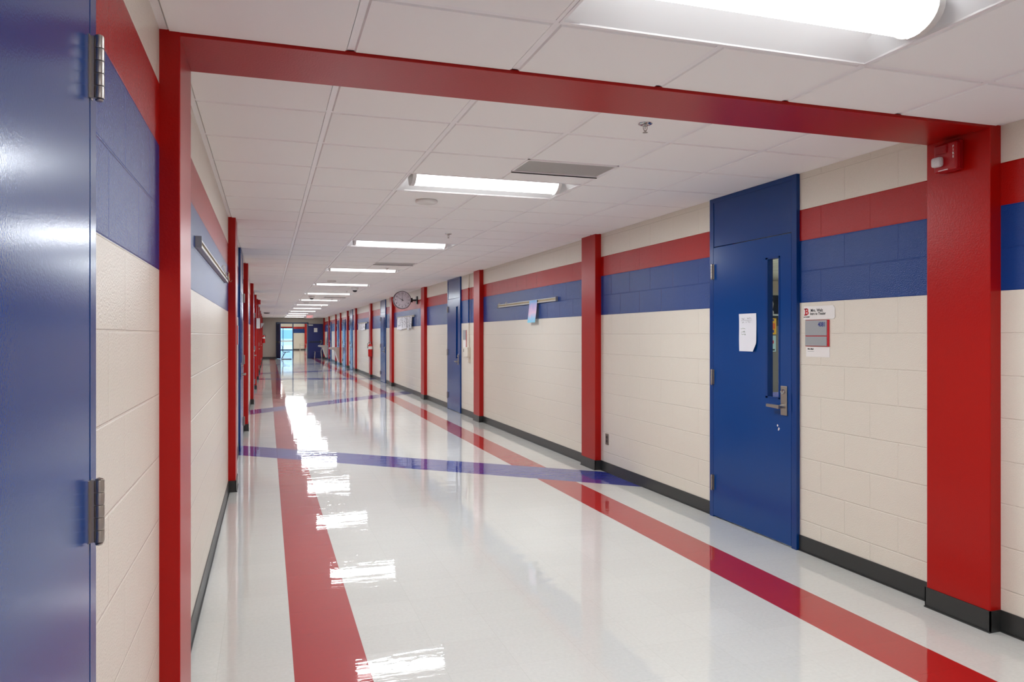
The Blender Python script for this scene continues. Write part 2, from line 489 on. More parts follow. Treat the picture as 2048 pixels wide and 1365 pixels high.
def ceil_part(bg, bt, z, ya, yb, y_anchor):
    lines = []
    k0 = math.floor((ya - y_anchor) / G) - 1
    y = y_anchor + k0 * G
    while y < yb + G:
        if ya < y < yb: lines.append(y)
        y += G
    ys = [ya] + lines + [yb]
    zg = z + 0.004; hb = 0.012
    for x in XG[1:-1]:
        # main tees (broken where a fixture spans them)
        segs = [(ya, yb)]
        if abs(x - XG[3]) < 0.01:
            segs = []; y = ya
            for (ly, lz) in LC:
                if abs(lz - z) < 0.001 and ya < ly < yb: segs.append((ly - G / 2, ly + G / 2))
            cuts = sorted(segs); segs = []; y = ya
            for a, b2 in cuts: segs.append((y, a)); y = b2
            segs.append((y, yb))
        for a, b2 in segs:
            if b2 > a: box(bg, x - hb, x + hb, a, b2, zg, zg + 0.03)
    for y in lines:
        box(bg, XL, XR, y - hb, y + hb, zg + 0.0006, zg + 0.03)
    box(bg, XL, XL + 0.024, ya, yb, zg - 0.001, zg + 0.03); box(bg, XR - 0.024, XR, ya, yb, zg - 0.001, zg + 0.03)
    box(bg, XL, XR, ya, ya + 0.024, zg, zg + 0.03); box(bg, XL, XR, yb - 0.024, yb, zg, zg + 0.03)
    g2 = 0.0125
    for i in range(6):
        for j in range(len(ys) - 1):
            cx, cy = (XG[i] + XG[i + 1]) / 2, (ys[j] + ys[j + 1]) / 2
            if ys[j + 1] - ys[j] < 0.05: continue
            if i in (2, 3) and any(abs(cy - ly) < 0.2 and abs(lz - z) < 0.01 for ly, lz in LC): continue
            x0, x1, y0, y1 = XG[i] + g2, XG[i + 1] - g2, ys[j] + g2, ys[j + 1] - g2
            if i == 0: x0 += 0.012
            if i == 5: x1 -= 0.012
            if any(abs(XG[i] - vx) < 0.01 and abs(ys[j] - vy) < 0.1 for vx, vy in VENTS): y0 += 0.335
            e = 0.006
            dz = random.uniform(-0.0006, 0.0006)
            a = [bt.verts.new((x, y, z + 0.010)) for x, y in ((x0, y0), (x1, y0), (x1, y1), (x0, y1))]
            b2 = [bt.verts.new((x, y, z + dz)) for x, y in ((x0 + e, y0 + e), (x1 - e, y0 + e), (x1 - e, y1 - e), (x0 + e, y1 - e))]
            bt.faces.new(b2)
            for k in range(4): bt.faces.new((a[k], a[(k + 1) % 4], b2[(k + 1) % 4], b2[k]))
bg, bt = new_bm(), new_bm()
ceil_part(bg, bt, ZN, Y0, 2.70, 2.235)
ceil_part(bg, bt, ZC, 3.02, YE, 3.656)
box(bg, XL - 0.2, XR + 0.2, Y0 - 0.2, YE + 0.2, 2.75, 2.85)  # unseen roof slab, added to keep sky light from leaking in
box(bg, XL, XR, 2.66, 3.06, 2.50, 2.56)
tiles = obj('ceiling', bt, 'tile')
tag(tiles, 'dropped ceiling of square off-white acoustic tiles', 'ceiling', kind='structure')
obj('ceiling_grid', bg, 'grid', tiles)

# light fixtures ---------------------------------------------------
def make_light(loc, label):
    t = thing('ceiling_light', label, 'ceiling light', loc, group='recessed fluorescent fixtures down the corridor ceiling')
    ox, oy, oz = loc; L, W = 0.597, 0.294
    bm = new_bm(); xs = [-L, -0.535, -0.3, 0, 0.3, 0.535, L]; ys = [-W + 2 * W * k / 16 for k in range(17)]
    def h(x, y):
        q = max(0.0, 1 - (abs(y) / W) ** 2.4) * 0.095
        return q * min(1, (L - abs(x)) / 0.062)
    gv = [[bm.verts.new((ox + x, oy + y, oz + 0.004 + h(x, y))) for y in ys] for x in xs]
    for i in range(len(xs) - 1):
        for j in range(16): bm.faces.new((gv[i][j], gv[i + 1][j], gv[i + 1][j + 1], gv[i][j + 1]))
    obj('reflector', bm, 'white', t, smooth=True)
    bm = new_bm()
    F = G / 2 - 0.001
    box(bm, ox - 0.605, ox + 0.605, oy - F, oy - W + 0.002, oz + 0.001, oz + 0.012); box(bm, ox - 0.605, ox + 0.605, oy + W - 0.002, oy + F, oz + 0.001, oz + 0.012)
    box(bm, ox - 0.605, ox - L + 0.002, oy - F, oy + F, oz + 0.001, oz + 0.012); box(bm, ox + L - 0.002, ox + 0.605, oy - F, oy + F, oz + 0.001, oz + 0.012)
    obj('frame', bm, 'grid', t)
    bm = new_bm(); n = 28; prof = [(0.098 * math.cos(q), 0.060 + (0.073 if math.sin(q) < 0 else 0.02) * math.sin(q)) for q in [2 * math.pi * k / n for k in range(n)]]
    prism(bm, [(ox - 0.52, oy + a, oz + b2) for a, b2 in prof], (1.04, 0, 0))
    obj('lens', bm, 'lens', t, smooth=True)
    ld = bpy.data.lights.new('lamp', 'AREA'); ld.shape = 'RECTANGLE'; ld.size = 1.03; ld.size_y = 0.115
    ld.energy = LAMP * math.pi * 1.03 * 0.115; ld.color = LCOL
    lo = bpy.data.objects.new('lamp', ld); C.objects.link(lo); lo.parent = t; lo.location = (0, 0, -0.0135)
    for s in (-1, 1):
        bm = new_bm(); xa = 0.52 if s > 0 else -0.545
        prism(bm, [(ox + xa, oy + a * 1.05, oz + 0.060 + (b2 - 0.060) * 1.06) for a, b2 in prof], (0.025, 0, 0))
        obj('end_cap', bm, 'plastic', t, smooth=True)
    return t
lab = ['ceiling light overhead, cut off by the top edge of the photo'] + ['ceiling light behind the viewer'] * 2
l0 = make_light((LXC, NEAR_L[0], ZN), lab[0])
for k in (1, 2): dup(l0, (LXC, NEAR_L[k], ZN), lab[k])
flab = ['large ceiling light just beyond the red beam, beside the grey vent', 'ceiling light beyond the round white access point',
        'ceiling light third beyond the red beam, past the second vent', 'ceiling light fourth beyond the red beam, just before the dome camera',
        'ceiling light fifth beyond the red beam, just past the dome camera', 'ceiling light sixth beyond the red beam',
        'ceiling light seventh beyond the red beam', 'ceiling light eighth beyond the red beam', 'ceiling light ninth beyond the red beam, in front of the exit sign',
        'ceiling light tenth beyond the red beam, behind the exit sign', 'ceiling light second from the end wall', 'ceiling light nearest to the end wall']
for k, y in enumerate(FAR_L): dup(l0, (LXC, y, ZC), flab[k])

# return grilles -----------------------------------------------------
def make_vent(x, y, label):
    t = thing('ceiling_vent', label, 'vent', (x + G / 2, y + 0.17, ZC), group='grey air grilles in the ceiling')
    bm = new_bm(); box(bm, x + 0.014, x + G - 0.014, y + 0.014, y + 0.325, ZC + 0.004, ZC + 0.010)
    obj('panel', bm, 'grey', t)
    bm = new_bm()
    for a, b2 in ((y + 0.002, y + 0.014), (y + 0.325, y + 0.342)): box(bm, x + 0.003, x + G - 0.003, a, b2, ZC - 0.004, ZC + 0.012)
    for a, b2 in ((x + 0.003, x + 0.014), (x + G - 0.014, x + G - 0.003)): box(bm, a, b2, y + 0.002, y + 0.342, ZC - 0.001, ZC + 0.012)
    obj('frame', bm, 'grid', t)
    bm = new_bm(); box(bm, x + 0.003, x + G - 0.003, y + 0.336, y + 0.342, ZC - 0.010, ZC - 0.003)
    obj('slot', bm, 'dark', t)
    return t
make_vent(*VENTS[0], 'grey ceiling vent beside the first light beyond the red beam')
make_vent(*VENTS[1], 'grey ceiling vent beyond the second ceiling light past the beam')
make_vent(*VENTS[2], 'grey ceiling vent far down, beside the second dome camera')

# ------------------------------------------------------------------ doors
def make_door(idx, side, y0, y1, tall, label, lite=True, cover='blueglass', handle=True):
    X, n, mk = (XR, -1, 'R') if side == 'R' else (XL, 1, 'L')
    t = thing('door_%d' % idx, label, 'door', (X, (y0 + y1) / 2, 0), kind='structure')
    def b(bm, d0, d1, ya, yb, za, zb, bev=0.0):
        xa, xb = X + n * d0, X + n * d1
        return box(bm, min(xa, xb), max(xa, xb), ya, yb, za, zb, bev)
    J, top = 0.05, 2.085
    zt = 2.467 if tall else 2.13
    bm = new_bm()
    b(bm, -0.15, 0.026, y0, y0 + J, 0, zt, 0.002); b(bm, -0.15, 0.026, y1 - J, y1, 0, zt, 0.002)
    b(bm, -0.15, 0.026, y0 + J, y1 - J, zt - 0.035, zt, 0.002)
    b(bm, -0.10, -0.04, y0 + J, y0 + J + 0.014, 0, top); b(bm, -0.10, -0.04, y1 - J - 0.014, y1 - J, 0, top)
    obj('frame', bm, 'blue_frame', t)
    if tall:
        bm = new_bm(); b(bm, -0.03, 0.021, y0 + J + 0.002, y1 - J - 0.002, top + 0.007, zt - 0.034, 0.001)
        obj('transom_panel', bm, 'blue_frame', t)
    # leaf 45 mm thick with an opening for the vision lite beside the lock edge
    a, c = y0 + J + 0.003, y1 - J - 0.003; F = 0.025
    la, lb = a + 0.115, a + 0.265; za, zb = 0.975, 1.945
    bm = new_bm()
    if lite:
        b(bm, F - 0.045, F, a, la, 0.012, top); b(bm, F - 0.045, F, lb, c, 0.012, top)
        b(bm, F - 0.045, F, la, lb, 0.012, za); b(bm, F - 0.045, F, la, lb, zb, top)
        bmesh.ops.remove_doubles(bm, verts=bm.verts, dist=0.0001)
    else:
        b(bm, F - 0.045, F, a, c, 0.012, top)
    leaf = obj('door_leaf', bm, 'blue_door', t)
    if lite:
        bm = new_bm()
        for (p, q, r, s) in ((la, la + 0.012, za, zb), (lb - 0.022, lb, za, zb), (la, lb, za, za + 0.012), (la, lb, zb - 0.012, zb)):
            b(bm, F - 0.040, F + 0.003, p, q, r, s)
        obj('window_frame', bm, 'blue_frame', leaf)
        bm = new_bm(); b(bm, F - 0.026, F - 0.020, la + 0.010, lb - 0.020, za + 0.010, zb - 0.010)
        obj('window_pane', bm, cover, leaf)
    for hz in (1.90, 1.085, 0.268):
        bm = new_bm(); yh = c + 0.001
        for k in range(5):
            lathe(bm, [(0, -0.0108), (0.0085, -0.0108), (0.0088, -0.009), (0.0088, 0.009), (0.0085, 0.0108), (0, 0.0108)], (X + n * (F + 0.016), yh, hz - 0.046 + k * 0.023), seg=14)
        lathe(bm, [(0, -0.003), (0.006, -0.003), (0.007, 0), (0, 0.003)], (X + n * (F + 0.016), yh, hz + 0.059), seg=10)
        lathe(bm, [(0, -0.003), (0.006, -0.003), (0.007, 0), (0, 0.003)], (X + n * (F + 0.016), yh, hz - 0.059), seg=10)
        b(bm, F - 0.002, F + 0.014, yh - 0.003, yh + 0.003, hz - 0.057, hz + 0.057); b(bm, F - 0.002, F + 0.002, yh - 0.012, yh + 0.02, hz - 0.057, hz + 0.057)
        obj('hinge', bm, 'steel', leaf, smooth=True)
    if handle:
        hy = a + 0.068
        bm = new_bm(); b(bm, F, F + 0.008, hy - 0.031, hy + 0.031, 0.872, 1.068, 0.003)
        obj('lock_plate', bm, 'steel', leaf)
        bm = new_bm()
        lathe(bm, [(0, 0), (0.019, 0), (0.019, 0.006), (0.016, 0.012), (0.008, 0.014), (0.008, 0.02), (0, 0.02)], (X + n * (F + 0.008), hy, 1.03), axis=(n, 0, 0), seg=20)
        obj('key_cylinder', bm, 'chrome', leaf, smooth=True)
        bm = new_bm()
        lathe(bm, [(0, 0), (0.014, 0), (0.013, 0.05), (0, 0.05)], (X + n * (F + 0.008), hy, 0.93), axis=(n, 0, 0), seg=16)
        prism(bm, [(X + n * (F + 0.045), hy - 0.012, 0.918), (X + n * (F + 0.045), hy + 0.115, 0.922), (X + n * (F + 0.04), hy + 0.128, 0.922),
                   (X + n * (F + 0.04), hy + 0.128, 0.938), (X + n * (F + 0.045), hy + 0.115, 0.942), (X + n * (F + 0.045), hy - 0.012, 0.942)], (n * 0.012, 0, 0))
        obj('lever_handle', bm, 'steel', leaf, smooth=True)
        bm = new_bm(); b(bm, 0.0, 0.030, y0 + J - 0.004, y0 + J + 0.004, 0.90, 1.02)
        obj('strike_plate', bm, 'blue_frame', t)
    # back closing panel so that the opening is not see-through from other places
    return t, leaf
lr = ['blue door with a narrow window and a paper note, nearest on the right', 'blue door beside the grey wall box and conduit on the right wall',
      'blue door on the right wall between the fire extinguisher and the clock', 'blue door on the right wall just beyond the pilaster with hanging papers',
      'wide low-headed blue door on the right wall before the nearer fountain', 'blue door on the right wall beyond the nearer drinking fountain',
      'blue door on the right wall between the two drinking fountains', 'blue door on the right wall beside the farther drinking fountain']
d1, leaf1 = make_door(1, 'R', *DOORS_R[0], lr[0], cover='glass')
for k in range(1, 8): make_door(k + 1, 'R', *DOORS_R[k], lr[k])
ll = ['glossy blue door filling the left edge of the photo, steel hinges', 'blue door on the left wall beyond the second left pilaster',
      'blue door on the left wall beyond the fourth left pilaster', 'blue door on the left wall beyond the sixth left pilaster',
      'blue door on the left wall near the far end']
for k in range(5): make_door(9 + k, 'L', *DOORS_L[k], ll[k], lite=k > 0)
# two paint chips on the nearest door
bm = new_bm()
for (cy, cz, s) in ((4.292, 0.797, 0.008), (4.278, 0.776, 0.009), (4.283, 0.768, 0.006)):
    prism(bm, [(XR - 0.0252, cy - s, cz), (XR - 0.0252, cy, cz - s * 1.3), (XR - 0.0252, cy + s, cz - s * 0.2), (XR - 0.0252, cy + s * 0.2, cz + s)], (-0.0004, 0, 0))
obj('paint_chip', bm, 'card', leaf1)

# end doors ------------------------------------------------------------
t = thing('door_14', 'dark blue steel double door frame with centre post in the far end wall', 'door', ((DX0 + DX1) / 2, YE, 0), kind='structure')
bm = new_bm()
box(bm, DX0 - 0.05, DX0 + 0.03, YE - 0.03, YE + 0.2, 0, DZ + 0.06); box(bm, DX1 - 0.03, DX1 + 0.05, YE - 0.03, YE + 0.2, 0, DZ + 0.06); box(bm, DX0 - 0.05, DX1 + 0.05, YE - 0.03, YE + 0.2, DZ - 0.02, DZ + 0.06)
obj('frame', bm, 'mullion', t)
bm = new_bm(); box(bm, DXM - 0.035, DXM + 0.035, YE, YE + 0.06, 0, DZ - 0.02)
obj('centre_post', bm, 'mullion', t)
def open_leaf(name, hx, hy, ang, w, parent, bar=True, closer=True, paper=True):
    """leaf hinged at (hx,hy); ang: direction of the leaf from the hinge, degrees from +X"""
    d = Vector((math.cos(math.radians(ang)), math.sin(math.radians(ang)), 0)); nn = Vector((d.y, -d.x, 0))
    H = Vector((hx, hy, 0))
    def slab(bm, s0, s1, n0, n1, z0, z1):
        pts = [H + d * s0 + nn * n0, H + d * s1 + nn * n0, H + d * s1 + nn * n1, H + d * s0 + nn * n1]
        prism(bm, [(p.x, p.y, z0) for p in pts], (0, 0, z1 - z0))
    bm = new_bm(); slab(bm, 0.01, w, 0, 0.045, 0.012, DZ - 0.03)
    lf = obj('door_leaf', bm, 'navy', parent)
    if bar:
        bm = new_bm(); slab(bm, 0.06, w - 0.12, 0.07, 0.10, 0.98, 1.03); slab(bm, 0.06, 0.10, 0.045, 0.07, 0.98, 1.03); slab(bm, w - 0.2, w - 0.1, 0.045, 0.09, 0.96, 1.05)
        obj('push_bar', bm, 'dark', lf)
        bm = new_bm(); slab(bm, w - 0.13, w - 0.07, 0.045, 0.055, 0.9, 1.12); slab(bm, w - 0.15, w - 0.05, 0.07, 0.09, 1.0, 1.03); slab(bm, w - 0.11, w - 0.09, 0.045, 0.08, 1.0, 1.03)
        obj('lever_handle', bm, 'chrome', lf)
    if closer:
        bm = new_bm(); slab(bm, 0.02, 0.28, 0.045, 0.10, DZ - 0.14, DZ - 0.07)
        obj('door_closer', bm, 'alu', lf)
    return lf, slab
open_leaf('r', DX1 + 0.03, YE - 0.045, 0, 0.86, t)
open_leaf('l', DX0 + 0.04, YE - 0.02, -78, 0.86, t, closer=False)
p = thing('paper_notice', 'small grey notice on the open dark blue leaf at the far end', 'notice', (2.78, YE - 0.0905, 1.72))
bm = new_bm(); sheet(bm, (2.70, YE - 0.0905, 1.60), (0.20, 0, 0), (0, 0, 0.25), 3, 3)
obj('sheet', bm, 'card', p)
bm = new_bm()
for k in range(5): box(bm, 2.72, 2.88 - 0.03 * (k % 2), YE - 0.0918, YE - 0.0912, 1.63 + k * 0.04, 1.638 + k * 0.04)
obj('print', bm, 'inkgrey', p)

# ------------------------------------------------------------------ classroom behind the nearest door
bm = new_bm()
RX1, RY0, RY1, RZ = 12.6, 2.4, 15.2, 2.72
box(bm, RX1, RX1 + 0.2, RY0, RY1, 0, RZ); box(bm, XR + 0.2, RX1, RY0 - 0.2, RY0, 0, RZ)
tag(obj('wall_classroom', bm, 'end'), 'cream side walls of the classroom seen through the door window', 'wall', kind='structure')
bm = new_bm(); box(bm, XR + 0.2, RX1 + 0.2, RY1, RY1 + 0.2, 0, RZ)
def cls():
    m, tt, b = new_mat('classroom_two_tone')
    g = tt.nodes.new('ShaderNodeNewGeometry'); s = tt.nodes.new('ShaderNodeSeparateXYZ'); tt.links.new(g.outputs['Position'], s.inputs[0])
    tt.links.new(mixc(tt, M(tt, 'GREATER_THAN', s.outputs['Z'], 2.37), sr(36, 42, 45), sr(205, 198, 182)), b.inputs['Base Color']); b.inputs['Roughness'].default_value = 0.6
    return m
MT['cls'] = cls()
tag(obj('wall_back', bm, 'cls'), 'classroom back wall, black below and cream above', 'wall', kind='structure')
def crm():
    m, tt, b = new_mat('classroom_ceiling_tile')
    g = tt.nodes.new('ShaderNodeNewGeometry')
    br = tt.nodes.new('ShaderNodeTexBrick'); br.offset = 0; br.inputs['Scale'].default_value = 1
    br.inputs['Brick Width'].default_value = 0.61; br.inputs['Row Height'].default_value = 0.61; br.inputs['Mortar Size'].default_value = 0.012
    br.inputs['Color1'].default_value = sr(214, 214, 204); br.inputs['Color2'].default_value = sr(210, 210, 200); br.inputs['Mortar'].default_value = sr(150, 150, 144)
    tt.links.new(g.outputs['Position'], br.inputs['Vector']); tt.links.new(br.outputs['Color'], b.inputs['Base Color']); b.inputs['Roughness'].default_value = 0.9
    return m
MT['crm'] = crm()
bm = new_bm(); box(bm, XR + 0.2, RX1 + 0.2, RY0 - 0.2, RY1 + 0.2, RZ, RZ + 0.1)
tag(obj('ceiling_classroom', bm, 'crm'), 'classroom ceiling of pale tiles seen through the door window', 'ceiling', kind='structure')
k = 0
for (lx, ly) in ((5.3, 5.0), (8.8, 5.0), (6.3, 12.0), (11.0, 10.6)):  # panels out of view, added to brighten the classroom
    tt = thing('fill_panel', 'unseen classroom ceiling panel added to brighten the room, one of four', 'ceiling light', (lx, ly, RZ), group='added classroom panel lights')
    bm = new_bm(); box(bm, lx - 0.6, lx + 0.6, ly - 0.3, ly + 0.3, RZ - 0.02, RZ - 0.005)
    obj('diffuser', bm, emit('fill_panel_diffuser_%d' % k, (1, 0.98, 0.94, 1), 34.0), tt)
    bm = new_bm(); box(bm, lx - 0.62, lx + 0.62, ly - 0.32, ly + 0.32, RZ - 0.012, RZ); obj('frame', bm, 'grid', tt); k += 1
# tall black cabinet with an open shelf against the back wall
CX, CY = 11.3, 14.7
t = thing('bookcase', 'black open bookcase with a white figurine seen through the door window', 'bookcase', (CX, CY, 0))
bm = new_bm(); box(bm, CX - 1.1, CX + 1.1, CY + 0.4, CY + 0.48, 0, 2.2); obj('back', bm, 'blackpaint', t)
bm = new_bm(); box(bm, CX - 1.1, CX + 1.1, CY, CY + 0.42, 1.86, 1.90); obj('shelf', bm, 'deskwhite', t)
bm = new_bm(); box(bm, CX - 1.1, CX + 1.1, CY, CY + 0.42, 0.02, 1.62); obj('door', bm, 'greyboard', t)
bm = new_bm(); box(bm, CX - 1.1, CX + 1.1, CY - 0.005, CY + 0.42, 1.62, 1.86); obj('rail', bm, 'blackpaint', t)
for s in (-1.13, 1.1):
    bm = new_bm(); box(bm, CX + s, CX + s + 0.03, CY, CY + 0.48, 0, 2.2); obj('side_panel', bm, 'blackpaint', t)
f = thing('figurine', 'small white figurine standing on the classroom shelf', 'figurine', (11.19, CY + 0.15, 1.90))
bm = new_bm(); lathe(bm, [(0, 0), (0.07, 0), (0.075, 0.05), (0.05, 0.1), (0.07, 0.24), (0.055, 0.3), (0.03, 0.32), (0.055, 0.37), (0.05, 0.43), (0, 0.46)], (11.19, CY + 0.15, 1.902), seg=16)
obj('body', bm, 'white', f, smooth=True)
bm = new_bm(); box(bm, 10.86, 11.10, CY + 0.05, CY + 0.3, 1.902, 1.98, 0.02); tag(obj('paper_stack', bm, 'white'), 'low white paper stack on the classroom shelf', 'paper')
def poster(name, y_, x0, x1, z0, z1, m, label, extra):
    t = thing(name, label, 'poster', ((x0 + x1) / 2, y_, z0))
    bm = new_bm(); box(bm, x0, x1, y_, y_ + 0.003, z0, z1); obj('sheet', bm, m, t)
    for nm, mm, rects in extra:
        bm = new_bm()
        for (a, b2, c, d) in rects: box(bm, x0 + (x1 - x0) * a, x0 + (x1 - x0) * b2, y_ - 0.0015, y_ - 0.0002, z0 + (z1 - z0) * c, z0 + (z1 - z0) * d)
        obj(nm, bm, mm, t)
poster('yellow_poster', CY - 0.01, 10.93, 11.23, 1.43, 1.80, 'yellow', 'yellow poster behind the door window glass',
       [('heading', 'deskblue', [(0.0, 0.8, 0.84, 0.95)]), ('figures', 'orange', [(0.3, 0.5, 0.6, 0.66), (0.3, 0.5, 0.5, 0.56), (0.3, 0.5, 0.4, 0.46), (0.6, 0.9, 0.35, 0.7)]), ('seal', 'deskblue', [(0.45, 0.8, 0.1, 0.28)])])
poster('blue_poster', CY - 0.01, 10.92, 11.22, 1.03, 1.40, 'cyan', 'pale blue poster below the yellow one behind the door glass',
       [('figure', 'deskblue', [(0.1, 0.35, 0.3, 0.9), (0.35, 0.7, 0.3, 0.42), (0.4, 0.55, 0.42, 0.8)]), ('accent', 'inkred', [(0.6, 0.8, 0.5, 0.7)]), ('heading', 'ink', [(0.1, 0.9, 0.06, 0.16)])])
# student table close behind the window
TX, TY = 5.4, 6.6
t = thing('classroom_table', 'white-topped table seen low through the door window', 'table', (TX, TY, 0))
bm = new_bm(); box(bm, TX - 0.9, TX + 0.9, TY - 0.6, TY + 0.6, 0.70, 0.74, 0.006); obj('tabletop', bm, 'deskwhite', t)
for sx in (-0.82, 0.82):
    for sy in (-0.52, 0.52):
        bm = new_bm(); tube(bm, [(TX + sx, TY + sy, 0), (TX + sx, TY + sy, 0.7)], 0.018); obj('leg', bm, 'chrome', t, smooth=True)
bm = new_bm(); prism(bm, [(TX - 0.35, TY + 0.1, 0.74), (TX + 0.15, TY + 0.0, 0.74), (TX + 0.25, TY + 0.45, 0.74), (TX - 0.25, TY + 0.55, 0.74)], (0, 0, 0.03))
tag(obj('folder', bm, 'deskblue'), 'blue folder lying on the classroom table', 'folder')

# ------------------------------------------------------------------ lobby beyond the end doors
LY = 75.0
LA, LB2, LH = -8, 13, 3.0
bm = new_bm(); WX = 2.36
box(bm, LA, WX, LY, LY + 0.2, 2.12, LH); box(bm, WX, LB2, LY, LY + 0.2, 0, LH)
tag(obj('wall_lobby_back', bm, 'wall_x'), 'far lobby wall with red and blue bands beyond the end doors', 'wall', kind='structure')
bm = new_bm(); box(bm, LA - 0.2, LA, YE + 0.2, LY + 0.2, 0, LH); box(bm, LB2, LB2 + 0.2, YE + 0.2, LY + 0.2, 0, LH)
box(bm, LA, XL - 0.2, YE, YE + 0.2, 0, LH); box(bm, XR + 0.2, LB2, YE, YE + 0.2, 0, LH); box(bm, XL - 0.2, XR + 0.2, YE + 0.02, YE + 0.2, 2.75, LH)
tag(obj('wall_lobby_side', bm, 'wall_l'), 'lobby side walls beyond the end doors', 'wall', kind='structure')
bm = new_bm(); box(bm, LA - 0.2, LB2 + 0.2, YE, LY + 0.2, LH, LH + 0.1); tag(obj('ceiling_lobby', bm, 'tile'), 'lobby ceiling beyond the end doors', 'ceiling', kind='structure')
bm = new_bm(); box(bm, WX, LB2, LY - 0.01, LY, 0, 0.102); tag(obj('baseboard_lobby', bm, 'black'), 'black baseboard of the far lobby wall', 'baseboard', kind='structure')
bm = new_bm(); box(bm, 3.40, 3.85, LY - 0.25, LY, 0.1, LH); tag(obj('trim_%d' % (ti + 1), bm, 'red'), 'bright red column against the far lobby wall', 'column', kind='structure')
t = thing('window_1', 'storefront windows bright with daylight beyond the end doors', 'window', ((LA + WX) / 2, LY, 0), kind='structure')
bm = new_bm()
for x in [WX - 0.06, 1.38, 0.3, -0.8, -2.0, -3.2, -4.4, -5.6, -6.8, -7.98]: box(bm, x, x + 0.06, LY, LY + 0.1, 0, 2.12)
box(bm, LA, WX, LY, LY + 0.1, 2.06, 2.12); box(bm, LA, WX, LY, LY + 0.1, 0, 0.06)
obj('window_frame', bm, 'mullion', t)
bm = new_bm(); box(bm, LA, WX, LY - 0.03, LY, 0.78, 0.92); obj('rail', bm, 'white', t)
bm = new_bm(); box(bm, LA, WX, LY + 0.04, LY + 0.05, 0.06, 2.06); obj('window_pane', bm, 'glass', t)
k = 0
for lx in (-4, 0.5, 5, 9.5):  # unseen ceiling panels put in to light the lobby
    for ly in (51, 57, 63, 69.5):
        tt = thing('fill_panel', 'unseen ceiling panel added to light the lobby, hidden above the end doors', 'ceiling light', (lx, ly, LH), group='added lobby panel lights')
        bm = new_bm(); box(bm, lx - 0.6, lx + 0.6, ly - 0.6, ly + 0.6, LH - 0.03, LH - 0.005); obj('diffuser', bm, MT['lobby_fill'] if 'lobby_fill' in MT else MT.setdefault('lobby_fill', emit('lobby_fill', (1, 0.99, 0.96, 1), 14)), tt)
bm = new_bm(); box(bm, -60, 60, LY + 0.2, 200, -0.25, -0.05); tag(obj('ground', bm, 'outside'), 'pale pavement outside the lobby windows', 'ground', kind='structure')
b_ = thing('distant_building', 'pale blue building outside the lobby windows', 'building', (-4, 120, -0.05))
bm = new_bm(); box(bm, -24, 9, 120, 130, -0.05, 3.0); obj('facade', bm, 'facade', b_)
bm = new_bm(); box(bm, -24.3, 9.3, 119.7, 130.3, 3.0, 3.3); obj('roof', bm, 'mullion', b_)
for wx in range(-22, 8, 3):
    bm = new_bm(); box(bm, wx, wx + 1.6, 119.94, 120.02, 0.9, 2.2); obj('window', bm, mat('far_window_%d' % wx, sr(150, 186, 214), 0.4), b_)

# ------------------------------------------------------------------ signs by the nearest door
def frame_text(t, y, z, body, size, m='ink', bold=0.0, align='CENTER', X=None, sx=1.0, nm='lettering'):
    return text(nm, body, size, t, (X, y, z), 'R', m, align, 0.0003, bold, sx)
t = thing('name_card', 'white name card with a red letter B, topmost beside the nearest door', 'sign', (XR, 3.92, 1.505))
bm = new_bm(); prism(bm, [(XR - 0.001, y, z) for y, z in ((4.058, 1.507), (3.785, 1.510), (3.776, 1.52), (3.777, 1.578), (3.79, 1.594), (4.056, 1.594))], (-0.003, 0, 0)); obj('card', bm, 'card', t)
X = XR - 0.0045
text('red_letter', 'B', 0.058, t, (X, 4.028, 1.558), 'R', 'inkred', 'CENTER', 0.0003, 0.0016, 1.15)
for zz in (1.539, 1.577):
    bm = new_bm(); box(bm, X - 0.0003, X + 0.0003, 4.028, 4.052, zz - 0.0035, zz + 0.0035); obj('serif', bm, 'inkred', t)
frame_text(t, 4.028, 1.525, 'ACADEMY', 0.0125, X=X, bold=0.0002)
frame_text(t, 3.935, 1.566, 'Mrs. Walz', 0.027, X=X, bold=0.0005)
frame_text(t, 3.925, 1.545, 'Intro to Theater', 0.0235, X=X, bold=0.0004, sx=0.9)
t = thing('room_sign', 'grey room number sign 4081 with red edging beside the nearest door', 'sign', (XR, 3.93, 1.34))
bm = new_bm(); box(bm, XR - 0.008, XR, 3.826, 4.036, 1.338, 1.505); obj('backing', bm, 'inkred', t)
bm = new_bm(); box(bm, XR - 0.012, XR - 0.007, 3.838, 4.034, 1.406, 1.503, 0.001); box(bm, XR - 0.012, XR - 0.007, 3.838, 4.034, 1.341, 1.400, 0.001); obj('panel', bm, 'signgrey', t)
text('room_number', '4081', 0.040, t, (XR - 0.0125, 3.846, 1.475), 'R', 'inkblue', 'RIGHT', 0.0004, 0.0009, 0.85)
t = thing('small_card', 'small white card with a short name line, lowest beside the nearest door', 'sign', (XR, 3.93, 1.27))
bm = new_bm(); sheet(bm, (XR - 0.001, 4.037, 1.270), (0, -0.215, 0), (0, 0, 0.066), 4, 2, curl=lambda s, q: 0.0); obj('card', bm, 'card', t)
frame_text(t, 4.02, 1.320, 'Mrs. Mari', 0.014, X=XR - 0.0035, align='LEFT', bold=0.0003)
bm = new_bm(); box(bm, XR - 0.0025, XR - 0.0018, 3.962, 4.02, 1.303, 1.305); obj('print', bm, 'inkgrey', t)

